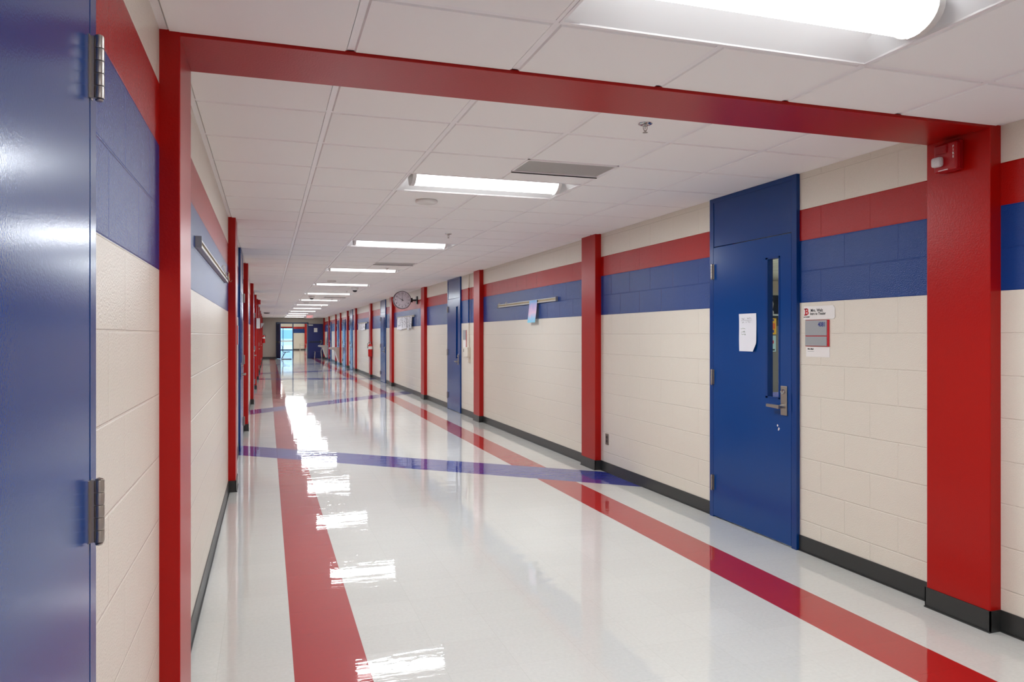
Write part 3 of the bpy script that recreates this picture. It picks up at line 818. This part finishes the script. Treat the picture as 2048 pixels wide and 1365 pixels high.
# handwritten note on the door
t = thing('paper_note', 'white handwritten note taped on the nearest blue door', 'note', (XR - 0.026, 4.62, 1.29))
XN = XR - 0.0262
def curl(s, q):
    return 0.004 * s * s + 0.012 * max(0, s - 0.75) * 4 * max(0, 0.3 - q) * 3 + 0.0015 * math.sin(6 * q)
bm = new_bm(); sheet(bm, (XN, 4.728, 1.292), (0, -0.21, 0), (0, 0, 0.272), 12, 14, curl=curl)
for v in bm.verts:      # torn corner and slight tilt
    s = (4.728 - v.co.y) / 0.21; q = (v.co.z - 1.292) / 0.272
    if q < 0.2: v.co.y += 0.03 * max(0, s - 0.5) * 2 * (1 - q / 0.2)
    v.co.y += 0.006 * (q - 0.5)
obj('sheet', bm, 'paper', t, smooth=True)
def scribble(y0, z0, w, h, n, seed):
    rnd = random.Random(seed); pts = []
    for i in range(n):
        s = i / (n - 1); pts.append((XN - 0.004 - 0.006 * ((4.728 - (y0 - w * s)) / 0.21) ** 2 + 0.001, y0 - w * s + rnd.uniform(-.004, .004), z0 + rnd.uniform(-h, h)))
    return pts
bm = new_bm()
for (y, z, w, n, sd) in ((4.695, 1.528, 0.035, 9, 1), (4.625, 1.53, 0.05, 11, 2), (4.69, 1.502, 0.03, 8, 3), (4.65, 1.503, 0.02, 6, 4), (4.62, 1.504, 0.03, 9, 5)):
    tube(bm, scribble(y, z, w, 0.007, n, sd), 0.0007, 4)
tube(bm, [(XN - 0.0045, 4.70, 1.516), (XN - 0.006, 4.57, 1.517)], 0.0007, 4)
obj('handwriting', bm, 'inkgrey', t)
bm = new_bm()
for (y, z, w, n, sd) in ((4.70, 1.456, 0.05, 10, 6), (4.70, 1.434, 0.055, 12, 7), (4.70, 1.414, 0.055, 11, 8)):
    tube(bm, scribble(y, z, w, 0.006, n, sd), 0.0008, 4)
obj('green_handwriting', bm, 'inkgreen', t)

# duplex outlet
t = thing('wall_outlet', 'steel wall outlet low on the right wall beside the second pilaster', 'outlet', (XR, 7.035, 0.34))
bm = new_bm(); box(bm, XR - 0.005, XR, 7.0, 7.07, 0.283, 0.397, 0.002); obj('cover_plate', bm, mat('outlet_plate', sr(120, 112, 102), 0.4, metal=0.5), t)
for z in (0.36, 0.32):
    bm = new_bm(); lathe(bm, [(0, 0), (0.0165, 0), (0.0165, 0.0015), (0, 0.0015)], (XR - 0.005, 7.035, z), axis=(-1, 0, 0), seg=18); obj('receptacle', bm, 'dark', t)

# fire alarm strobe
t = thing('fire_alarm', 'red fire alarm with a clear strobe high on the nearest right pilaster', 'alarm', (PR, 2.88, 2.22))
bm = new_bm(); box(bm, PR - 0.028, PR, 2.822, 2.936, 2.222, 2.372, 0.006); obj('back_box', bm, 'alarm', t)
bm = new_bm(); box(bm, PR - 0.060, PR - 0.026, 2.812, 2.942, 2.222, 2.360, 0.008); body = obj('housing', bm, 'alarm', t)
bm = new_bm(); box(bm, PR - 0.066, PR - 0.058, 2.862, 2.930, 2.310, 2.352, 0.003)
for k in range(6): box(bm, PR - 0.068, PR - 0.064, 2.868, 2.925, 2.314 + k * 0.006, 2.316 + k * 0.006)
obj('horn_grille', bm, 'alarm', t)
bm = new_bm(); box(bm, PR - 0.090, PR - 0.058, 2.880, 2.936, 2.245, 2.295, 0.012); obj('strobe_lens', bm, 'strobe', t, smooth=True)
for k, ch in enumerate('FIRE'): text('lettering', ch, 0.0165, t, (PR - 0.0608, 2.828, 2.333 - k * 0.0165), 'R', 'card', 'CENTER', 0.0003, 0.0004)
bm = new_bm(); box(bm, PR - 0.0605, PR - 0.0595, 2.86, 2.915, 2.226, 2.230); obj('label_strip', bm, 'card', t)

# ------------------------------------------------------------------ display rails
def rail(y0, y1, side, z, label, hooks):
    X, n = (XR, -1) if side == 'R' else (XL, 1)
    t = thing('display_rail', label, 'display rail', (X, (y0 + y1) / 2, z))
    def b(bm, d0, d1, ya, yb, za, zb, bev=0): xa, xb = X + n * d0, X + n * d1; box(bm, min(xa, xb), max(xa, xb), ya, yb, za, zb, bev)
    bm = new_bm(); b(bm, 0, 0.010, y0, y1, z - 0.025, z + 0.025); b(bm, 0.008, 0.022, y0, y1, z + 0.012, z + 0.022, 0.002); b(bm, 0.008, 0.026, y0, y1, z - 0.024, z - 0.010, 0.002)
    obj('track', bm, 'alu', t)
    bm = new_bm(); b(bm, 0.008, 0.014, y0 + 0.01, y1 - 0.01, z - 0.010, z + 0.012); obj('cork_strip', bm, 'cork', t)
    for y in (y0 - 0.006, y1): 
        bm = new_bm(); b(bm, 0, 0.030, y, y + 0.006, z - 0.028, z + 0.028, 0.001); obj('end_cap', bm, 'signgrey', t)
    for y in hooks:
        bm = new_bm(); tube(bm, [(X + n * d, y, z + h) for d, h in ((0.024, 0.024), (0.03, 0.04), (0.038, 0.044), (0.044, 0.034), (0.044, 0.0), (0.05, -0.03), (0.06, -0.034), (0.068, -0.02))], 0.0022, 6); obj('hook', bm, 'brass', t, smooth=True)
    return t
rail(3.96, 6.60, 'L', 1.865, 'aluminium display rail with hooks on the left wall past the first pilaster', [5.75, 6.35])
rail(8.42, 10.80, 'R', 1.845, 'aluminium display rail on the right wall holding one pastel flyer', [10.35, 10.7])
rail(17.6, 20.1, 'R', 1.87, 'display rail hung with white papers under the clock', [])
rail(26.4, 29.2, 'R', 1.85, 'far display rail hung with papers beyond the fire extinguisher', [])

t = thing('flyer', 'pastel blue and pink flyer hanging from the right display rail', 'flyer', (XR, 9.22, 1.575))
bm = new_bm(); sheet(bm, (XR - 0.030, 9.36, 1.573), (0.0, -0.285, 0), (-0.0, 0, 0.29), 8, 8, curl=lambda s, q: 0.03 * (1 - q) ** 1.5 + 0.004 * math.sin(5 * s)); obj('sheet', bm, 'pastel', t, smooth=True)
bm = new_bm()
for k in range(8): box(bm, XR - 0.0515, XR - 0.050, 9.12 + 0.012 * (k % 3), 9.30 - 0.015 * (k % 2), 1.70 + k * 0.015, 1.704 + k * 0.015)
bm.free()
def papers(y0, y1, z0, z1, n, group, desc, marks):
    w = (y1 - y0) / n
    for k in range(n):
        ya = y1 - k * w; rnd = random.Random(k + int(y0)); dz = rnd.uniform(-0.02, 0.02)
        t = thing('hanging_paper', desc % (ordn[n - 1 - k] if k < n - 1 else 'nearest'), 'paper', (XR, ya - w / 2, z0), group=group)
        off = 0.030 + 0.004 * (k % 2)
        bm = new_bm(); sheet(bm, (XR - off, ya, z0 + dz), (0, -w * rnd.uniform(0.8, 0.98), 0), (0, 0, z1 - z0 - dz), 5, 6, curl=lambda s, q: 0.018 * (1 - q) * (0.6 + 0.4 * math.sin(3 * s + k))); obj('sheet', bm, 'paper', t, smooth=True)
        bm = new_bm()
        for q in range(marks):
            yy = ya - w * rnd.uniform(0.12, 0.7); zz = z0 + (z1 - z0) * rnd.uniform(0.1, 0.92); box(bm, XR - off - 0.0215, XR - off - 0.0195, yy - w * 0.12, yy, zz, zz + 0.012)
        obj('print', bm, 'ink', t)
papers(17.75, 19.95, 1.56, 1.87, 6, 'white papers under the clock', 'white printed paper on the rail under the clock, %s of the row', 12)
papers(26.8, 29.0, 1.60, 1.84, 4, 'white papers on the far rail', 'white paper on the far rail beyond the extinguisher, %s of the row', 7)

# door 2 neighbours ------------------------------------------------------
t = thing('room_sign', 'grey and white room sign beside the second right door', 'sign', (XR, 12.88, 1.2))
bm = new_bm(); box(bm, XR - 0.012, XR, 12.77, 12.99, 1.33, 1.50, 0.002); obj('panel', bm, 'signgrey', t)
bm = new_bm(); box(bm, XR - 0.008, XR, 12.77, 12.99, 1.19, 1.325, 0.001); obj('card', bm, 'card', t)
bm = new_bm(); box(bm, XR - 0.010, XR - 0.002, 12.762, 12.77, 1.19, 1.50); obj('edge', bm, 'inkred', t)
t = thing('wall_switch', 'small dark switch between the second right door and the conduit box', 'switch', (XR, 12.95, 1.12))
bm = new_bm(); box(bm, XR - 0.006, XR, 12.90, 12.98, 1.09, 1.19, 0.002); obj('cover_plate', bm, 'plastic', t)
bm = new_bm(); box(bm, XR - 0.012, XR - 0.005, 12.92, 12.955, 1.11, 1.165, 0.002); obj('toggle', bm, 'dark', t)
t = thing('junction_box', 'cream wall box with a conduit rising to the ceiling by the third pilaster', 'wall box', (XR, 12.6, 1.02))
bm = new_bm(); box(bm, XR - 0.055, XR - 0.001, 12.50, 12.755, 1.035, 1.20, 0.006); obj('housing', bm, 'wall_r', t)
bm = new_bm(); tube(bm, [(XR - 0.02, 12.54, 1.2), (XR - 0.02, 12.54, 2.46)], 0.013, 12); obj('conduit', bm, 'wall_r', t, smooth=True)
bm = new_bm(); box(bm, XR - 0.04, XR - 0.001, 12.51, 12.57, 0.94, 1.034, 0.004); obj('lower_box', bm, 'wall_r', t)

# clock ----------------------------------------------------------------------
cx, cy, cz, R = 2.955, 17.3, 2.222, 0.205
t = thing('wall_clock', 'round double-sided clock on a black wall bracket reading ten o\'clock', 'clock', (cx, cy, cz))
bm = new_bm(); lathe(bm, [(R - 0.012, -0.052), (R, -0.050), (R + 0.003, -0.03), (R + 0.003, 0.03), (R, 0.050), (R - 0.012, 0.052)], (cx, cy, cz), axis=(0, 1, 0), seg=48); obj('rim', bm, mat('clock_rim', sr(60, 48, 60), 0.35), t, smooth=True)
for s in (-1, 1):
    bm = new_bm(); lathe(bm, [(0, s * 0.046), (R - 0.010, s * 0.046)], (cx, cy, cz), axis=(0, 1, 0), seg=48); obj('dial', bm, mat('dial_%d' % s, sr(214, 208, 214), 0.5), t)
yf = cy - 0.0475
for h in range(1, 13):
    a = math.radians(90 - 30 * h); text('numeral', str(h), 0.052, t, (cx + 0.155 * math.cos(a), yf, cz + 0.155 * math.sin(a)), 'N', 'ink', 'CENTER', 0.0003, 0.0004)
bm = new_bm()
for h in range(60):
    a = math.radians(6 * h); r0 = 0.114 if h % 5 else 0.108
    d = Vector((math.cos(a), 0, math.sin(a))); q = Vector((-d.z, 0, d.x)) * (0.0012 if h % 5 else 0.002); o = Vector((cx, yf, cz))
    prism(bm, [o + d * r0 - q, o + d * 0.122 - q, o + d * 0.122 + q, o + d * r0 + q], (0, -0.0004, 0))
obj('minute_track', bm, 'ink', t)
def hand(ang, ln, w, m, nm, tail=0.03):
    a = math.radians(90 - ang); d = Vector((math.cos(a), 0, math.sin(a))); q = Vector((-d.z, 0, d.x)) * w; o = Vector((cx, yf - 0.003, cz)); bm = new_bm()
    prism(bm, [o - d * tail - q, o + d * ln - q * 0.5, o + d * ln + q * 0.5, o - d * tail + q], (0, -0.001, 0)); obj(nm, bm, m, t)
hand(359, 0.14, 0.004, 'ink', 'minute_hand'); hand(299, 0.105, 0.0055, 'ink', 'hour_hand'); hand(210, 0.05, 0.0015, 'ink', 'second_hand')
bm = new_bm(); box(bm, cx + R, XR, cy - 0.02, cy + 0.02, cz - 0.02, cz + 0.02, 0.004); box(bm, XR - 0.03, XR, cy - 0.06, cy + 0.06, cz - 0.09, cz + 0.09, 0.008); box(bm, cx + R - 0.002, cx + R + 0.04, cy - 0.03, cy + 0.03, cz - 0.05, cz + 0.05, 0.006)
obj('bracket', bm, 'dark', t)

# fire extinguishers ----------------------------------------------------------
def extinguisher(x, y, z0, label, hs):
    t = thing('fire_extinguisher', label, 'fire extinguisher', (x, y, z0))
    bm = new_bm(); lathe(bm, [(0, 0), (0.062, 0), (0.07, 0.008), (0.072, 0.02), (0.072, 0.36), (0.062, 0.395), (0.035, 0.42), (0.02, 0.43), (0, 0.43)], (x, y, z0), seg=26); obj('cylinder', bm, 'extred', t, smooth=True)
    bm = new_bm(); lathe(bm, [(0.0728, 0.245), (0.0735, 0.25), (0.0735, 0.335), (0.0728, 0.34)], (x, y, z0), seg=26); obj('label_band', bm, 'card', t, smooth=True)
    bm = new_bm(); lathe(bm, [(0, 0.42), (0.02, 0.42), (0.02, 0.455), (0, 0.46)], (x, y, z0), seg=12); tube(bm, [(x, y + 0.02, z0 + 0.45), (x, y - 0.05, z0 + 0.452), (x, y - 0.09, z0 + 0.44)], 0.008, 6); tube(bm, [(x, y + 0.01, z0 + 0.465), (x, y - 0.05, z0 + 0.49), (x, y - 0.1, z0 + 0.505)], 0.008, 6); obj('valve_handle', bm, 'steel', t, smooth=True)
    bm = new_bm(); tube(bm, [(x, y + 0.02, z0 + 0.44), (x + hs * 0.04, y + 0.03, z0 + 0.47), (x + hs * 0.09, y + 0.01, z0 + 0.42), (x + hs * 0.088, y, z0 + 0.34), (x + hs * 0.086, y, z0 + 0.28)], [0.009, 0.009, 0.009, 0.01, 0.014], 8); obj('hose', bm, 'dark', t, smooth=True)
    bm = new_bm(); box(bm, x - 0.03 if hs > 0 else x, x if hs > 0 else x + 0.03, y - 0.02, y + 0.02, z0 + 0.1, z0 + 0.3) if False else (box(bm, x - 0.02, x + 0.02, y + 0.06, y + 0.083, z0 + 0.1, z0 + 0.3) if hs < 0 else box(bm, x - 0.074, x - 0.06, y - 0.015, y + 0.015, z0 + 0.1, z0 + 0.3)); obj('bracket', bm, 'steel', t)
    return t
extinguisher(PR - 0.012, 25.12, 0.70, 'red fire extinguisher with a white label on the sixth right pilaster', -1)
extinguisher(PL + 0.075, 43.35, 0.98, 'red fire extinguisher at the far end of the left wall', 1)

# left wall small things --------------------------------------------------------
t = thing('room_sign', 'thin red edged room sign beside the second left door', 'sign', (XL, 9.3, 1.3))
bm = new_bm(); box(bm, XL, XL + 0.010, 9.15, 9.40, 1.30, 1.52, 0.001); obj('panel', bm, 'card', t)
bm = new_bm(); box(bm, XL, XL + 0.014, 9.14, 9.15, 1.30, 1.52); obj('edge', bm, 'inkred', t)
t = thing('fire_alarm', 'red fire alarm sticking out from a far left pilaster near the ceiling', 'alarm', (PL, 20.9, 2.2))
bm = new_bm(); box(bm, PL, PL + 0.04, 20.8, 20.92, 2.20, 2.36, 0.006); obj('back_box', bm, 'alarm', t)
bm = new_bm(); box(bm, PL + 0.04, PL + 0.10, 20.79, 20.93, 2.22, 2.34, 0.008); obj('housing', bm, 'alarm', t)
t = thing('flag_sign', 'narrow white sign projecting from the left wall', 'sign', (PL, 20.78, 1.6))
bm = new_bm(); box(bm, PL - 0.003, PL + 0.085, 20.70 - 0.03, 20.70 - 0.02, 1.585, 1.85, 0.002); obj('panel', bm, 'card', t)
bm = new_bm(); box(bm, PL - 0.003, PL + 0.01, 20.675, 20.70, 1.60, 1.84); obj('bracket', bm, 'alu', t)
t = thing('pennant', 'small pointed white sign on a far left pilaster', 'sign', (PL, 34.1, 1.75))
bm = new_bm(); prism(bm, [(PL, 34.17, 1.93), (PL + 0.14, 34.17, 1.93), (PL, 34.17, 1.70)], (0, 0.008, 0)); obj('panel', bm, 'card', t)

# ceiling devices -----------------------------------------------------------------
def sprinkler(x, y, z, label):
    t = thing('sprinkler', label, 'sprinkler', (x, y, z), group='fire sprinkler heads in the ceiling')
    bm = new_bm(); lathe(bm, [(0, 0.0), (0.036, 0.0), (0.035, -0.003), (0.026, -0.0075), (0.014, -0.009), (0.012, -0.013), (0, -0.013)], (x, y, z), seg=26); obj('escutcheon', bm, 'chrome', t, smooth=True)
    bm = new_bm()
    for s in (-1, 1): tube(bm, [(x + s * 0.009, y, z - 0.01), (x + s * 0.0105, y, z - 0.025), (x + s * 0.004, y, z - 0.038)], 0.002, 6)
    tube(bm, [(x, y, z - 0.01), (x, y, z - 0.028)], 0.0022, 6); tube(bm, [(x, y, z - 0.034), (x, y, z - 0.046)], 0.0045, 8); obj('yoke', bm, 'steel', t, smooth=True)
    bm = new_bm(); lathe(bm, [(0, -0.0445), (0.006, -0.0445), (0.006, -0.046), (0, -0.046)], (x, y, z), seg=12)
    for k in range(12):
        a = 2 * math.pi * k / 12; d = Vector((math.cos(a), math.sin(a), 0)); q = Vector((-d.y, d.x, 0)) * 0.0018; o = Vector((x, y, z - 0.046)); prism(bm, [o + d * 0.005 - q, o + d * 0.0125 - q, o + d * 0.0125 + q, o + d * 0.005 + q], (0, 0, 0.0015))
    obj('deflector', bm, 'steel', t)
    return t
XS = XG[3] + G / 2
s0 = sprinkler(XS, 3.36, ZC, 'fire sprinkler head just beyond the red beam')
for y, l in ((7.65, 'fire sprinkler head before the second light past the beam'), (11.88, 'fire sprinkler head beside the third light past the beam'), (18.2, 'fire sprinkler head just past the dome camera'), (22.6, 'fire sprinkler head beyond the second dome camera'), (27.0, 'fire sprinkler head far down the ceiling')):
    dup(s0, (XS, y, ZC), l)
def disc(x, y, label):
    t = thing('access_point', label, 'access point', (x, y, ZC), group='round white ceiling discs')
    bm = new_bm(); lathe(bm, [(0, 0), (0.080, 0), (0.084, -0.004), (0.088, -0.010), (0.084, -0.020), (0.07, -0.027), (0.04, -0.031), (0, -0.032)], (x, y, ZC), seg=40); obj('housing', bm, 'plastic', t, smooth=True)
    bm = new_bm(); box(bm, x - 0.010, x + 0.010, y - 0.083, y - 0.078, ZC - 0.020, ZC - 0.016); obj('status_light', bm, 'dark', t)
    return t
a0 = disc(1.184, 5.80, 'round white access point on the ceiling past the nearest grey vent')
dup(a0, (1.184, 14.95, ZC), 'faint white disc on the ceiling between the third and fourth lights'); dup(a0, (1.184, 25.0, ZC), 'faint white disc on the far ceiling')
def dome(x, y, label):
    t = thing('dome_camera', label, 'security camera', (x, y, ZC), group='dome cameras on the ceiling')
    bm = new_bm(); lathe(bm, [(0, 0), (0.080, 0), (0.080, -0.012), (0.072, -0.04), (0.055, -0.062), (0, -0.062)], (x, y, ZC), seg=30); obj('housing', bm, 'plastic', t, smooth=True)
    bm = new_bm(); lathe(bm, [(0.05, -0.06), (0.047, -0.08), (0.03, -0.098), (0, -0.104)], (x, y, ZC), seg=24); obj('smoked_dome', bm, 'dark', t, smooth=True)
    return t
c0 = dome(1.84, 16.9, 'white dome camera on the ceiling to the left of the clock'); dup(c0, (1.13, 20.9, ZC), 'dome camera on the ceiling below the fifth light')
bm = new_bm(); lathe(bm, [(0, 0), (0.14, 0), (0.14, -0.02), (0.10, -0.045), (0, -0.05)], (-0.03, 37.0, ZC), seg=24); tag(obj('speaker_grille', bm, 'dark', smooth=True), 'dark round ceiling device near the far end of the left side', 'ceiling device')

# exit sign ------------------------------------------------------------------------------
ex, ey = 1.885, 36.5
t = thing('exit_sign', 'white exit sign with red letters hanging near the corridor end', 'exit sign', (ex, ey, 2.2))
bm = new_bm(); box(bm, ex - 0.175, ex + 0.175, ey - 0.02, ey + 0.02, 2.205, 2.425, 0.006); obj('housing', bm, 'exitw', t)
bm = new_bm(); box(bm, ex - 0.07, ex + 0.07, ey - 0.04, ey + 0.04, 2.42, ZC); obj('canopy', bm, 'exitw', t)
text('lettering', 'EXIT', 0.15, t, (ex, ey - 0.022, 2.275), 'N', 'exitr', 'CENTER', 0.002, 0.0, 0.85)

# drinking fountains -------------------------------------------------------------------------
def fountain(y, label):
    X = XR - 0.001; t = thing('drinking_fountain', label, 'drinking fountain', (X, y, 0.0), group='wall mounted drinking fountains')
    w = 0.23
    bm = new_bm(); prism(bm, [(X - d, y - w, z) for d, z in ((0, 0.83), (0.46, 0.83), (0.50, 0.81), (0.51, 0.765), (0.48, 0.735), (0.30, 0.705), (0, 0.68))], (0, 2 * w, 0)); obj('basin', bm, 'stone', t)
    bm = new_bm(); prism(bm, [(X - d, y - w + 0.03, z) for d, z in ((0, 0.69), (0.30, 0.706), (0.27, 0.66), (0.08, 0.12), (0, 0.10))], (0, 2 * w - 0.06, 0)); obj('support', bm, 'stone', t)
    bm = new_bm(); prism(bm, [(X - d, y - w + 0.022, z) for d, z in ((0.245, 0.66), (0.275, 0.66), (0.085, 0.11), (0.055, 0.11))], (0, 2 * w - 0.044, 0)); obj('trim', bm, 'white', t)
    bm = new_bm(); tube(bm, [(X - 0.40, y - 0.12, 0.83), (X - 0.40, y - 0.12, 0.875), (X - 0.38, y - 0.08, 0.89)], 0.012, 8); obj('spout', bm, 'chrome', t, smooth=True)
    bm = new_bm(); box(bm, X - 0.513, X - 0.505, y - 0.08, y + 0.08, 0.77, 0.80); obj('push_bar', bm, 'chrome', t)
    bm = new_bm(); prism(bm, [(X - 0.001, y - 0.3, 0.68), (X - 0.02, y - 0.3, 0.68), (X - 0.02, y + 0.3, 0.68), (X - 0.001, y + 0.3, 0.68)], (0, 0, 0.55)) ; obj('back_panel', bm, 'alu', t)
fountain(36.93, 'nearer drinking fountain projecting from the right wall'); fountain(45.25, 'farther drinking fountain in front of the open blue door leaf')

# chairs and desks ------------------------------------------------------------------------------
def rot(pts, c, ang):
    ca, sa = math.cos(ang), math.sin(ang); return [(c[0] + x * ca - y * sa, c[1] + x * sa + y * ca, z) for x, y, z in pts]
def shell(bm, c, ang, seat_z, w=0.40):
    prof = [(0.22, seat_z - 0.005), (0.18, seat_z + 0.01), (0.0, seat_z - 0.01), (-0.15, seat_z), (-0.20, seat_z + 0.05), (-0.215, seat_z + 0.16), (-0.19, seat_z + 0.26), (-0.24, seat_z + 0.38)]
    return prof
def strip_mesh(bm, prof, w, c, ang, th=0.012):
    top = []; bot = []
    for i, (x, z) in enumerate(prof):
        a = prof[max(i - 1, 0)]; b2 = prof[min(i + 1, len(prof) - 1)]; d = Vector((b2[0] - a[0], b2[1] - a[1])).normalized(); nx, nz = -d.y * th, d.x * th
        top.append([bm.verts.new(p) for p in rot([(x, -w / 2, z), (x, 0, z - 0.008), (x, w / 2, z)], c, ang)])
        bot.append([bm.verts.new(p) for p in rot([(x + nx, -w / 2, z + nz), (x + nx, 0, z + nz - 0.008), (x + nx, w / 2, z + nz)], c, ang)])
    n = len(prof)
    for i in range(n - 1):
        for j in range(2):
            bm.faces.new((top[i][j], top[i + 1][j], top[i + 1][j + 1], top[i][j + 1])); bm.faces.new((bot[i][j], bot[i][j + 1], bot[i + 1][j + 1], bot[i + 1][j]))
        for j in (0, 2): bm.faces.new((top[i][j], bot[i][j], bot[i + 1][j], top[i + 1][j]))
    for i in (0, n - 1):
        for j in range(2): bm.faces.new((top[i][j], top[i][j + 1], bot[i][j + 1], bot[i][j]))
def z_chair(c, ang, label):
    t = thing('student_chair', label, 'chair', (c[0], c[1], 0)); sz = 0.45
    P = [(0.22, sz - 0.01), (0.16, sz + 0.012), (0.0, sz - 0.012), (-0.15, sz - 0.005)]; B = [(-0.15, sz - 0.002), (-0.20, sz + 0.05), (-0.215, sz + 0.16), (-0.19, sz + 0.27), (-0.24, sz + 0.38)]
    bm = new_bm(); strip_mesh(bm, P, 0.40, c, ang, 0.03); obj('seat', bm, 'dark', t, smooth=True)
    bm = new_bm(); strip_mesh(bm, B, 0.38, c, ang, 0.025); obj('backrest', bm, 'dark', t, smooth=True)
    for s in (-0.19, 0.19):
        bm = new_bm(); tube(bm, rot([(0.10, s, sz - 0.022), (-0.02, s, sz - 0.03), (-0.06, s, sz - 0.06), (-0.25, s, 0.06), (-0.26, s, 0.02), (-0.22, s, 0.014), (0.30, s, 0.017)], c, ang), 0.016, 8); obj('leg', bm, 'dark', t, smooth=True)
    return t
z_chair((1.04, 45.9), 0.0, 'black plastic cantilever chair in front of the far doorway')
def four_leg_chair(c, ang, label, m='navy'):
    t = thing('student_chair', label, 'chair', (c[0], c[1], 0)); sz = 0.45
    bm = new_bm(); strip_mesh(bm, [(0.22, sz - 0.01), (0.16, sz + 0.012), (0.0, sz - 0.012), (-0.18, sz)], 0.42, c, ang); obj('seat', bm, m, t, smooth=True)
    bm = new_bm(); strip_mesh(bm, [(-0.20, sz + 0.14), (-0.225, sz + 0.24), (-0.25, sz + 0.36)], 0.42, c, ang); obj('backrest', bm, m, t, smooth=True)
    for sx, sy in ((0.16, -0.17), (0.16, 0.17), (-0.17, -0.17), (-0.17, 0.17)):
        pts = [(sx, sy, sz - 0.02), (sx * 1.15, sy * 1.15, 0.0)]
        if sx < 0: pts = [(-0.24, sy, sz + 0.3), (-0.19, sy, sz - 0.02), (-0.24, sy * 1.15, 0.0)]
        bm = new_bm(); tube(bm, rot(pts, c, ang), 0.012, 8); obj('leg', bm, 'chrome', t, smooth=True)
    return t
four_leg_chair((2.85, 46.2), math.pi, 'dark blue chair with chrome legs before the open blue leaf')
def desk(c, ang, label):
    t = thing('student_desk', label, 'desk', (c[0], c[1], 0))
    bm = new_bm(); prism(bm, rot([(-0.30, -0.23, 0.735), (0.30, -0.23, 0.735), (0.30, 0.23, 0.735), (-0.30, 0.23, 0.735)], c, ang), (0, 0, 0.022)); obj('desktop', bm, 'wood', t)
    bm = new_bm(); prism(bm, rot([(-0.24, -0.18, 0.64), (0.24, -0.18, 0.64), (0.24, 0.18, 0.64), (-0.24, 0.18, 0.64)], c, ang), (0, 0, 0.008)); obj('book_tray', bm, 'dark', t)
    for sx in (-0.26, 0.26):
        for sy in (-0.19, 0.19):
            bm = new_bm(); tube(bm, rot([(sx, sy, 0.735), (sx, sy, 0)], c, ang), 0.013, 8); obj('leg', bm, 'steel', t, smooth=True)
desk((2.58, 58.5), 0.15, 'small student desk in the lobby beyond the far doorway')
four_leg_chair((3.0, 60.2), math.pi - 0.2, 'chair behind the small student desk in the lobby', 'dark')
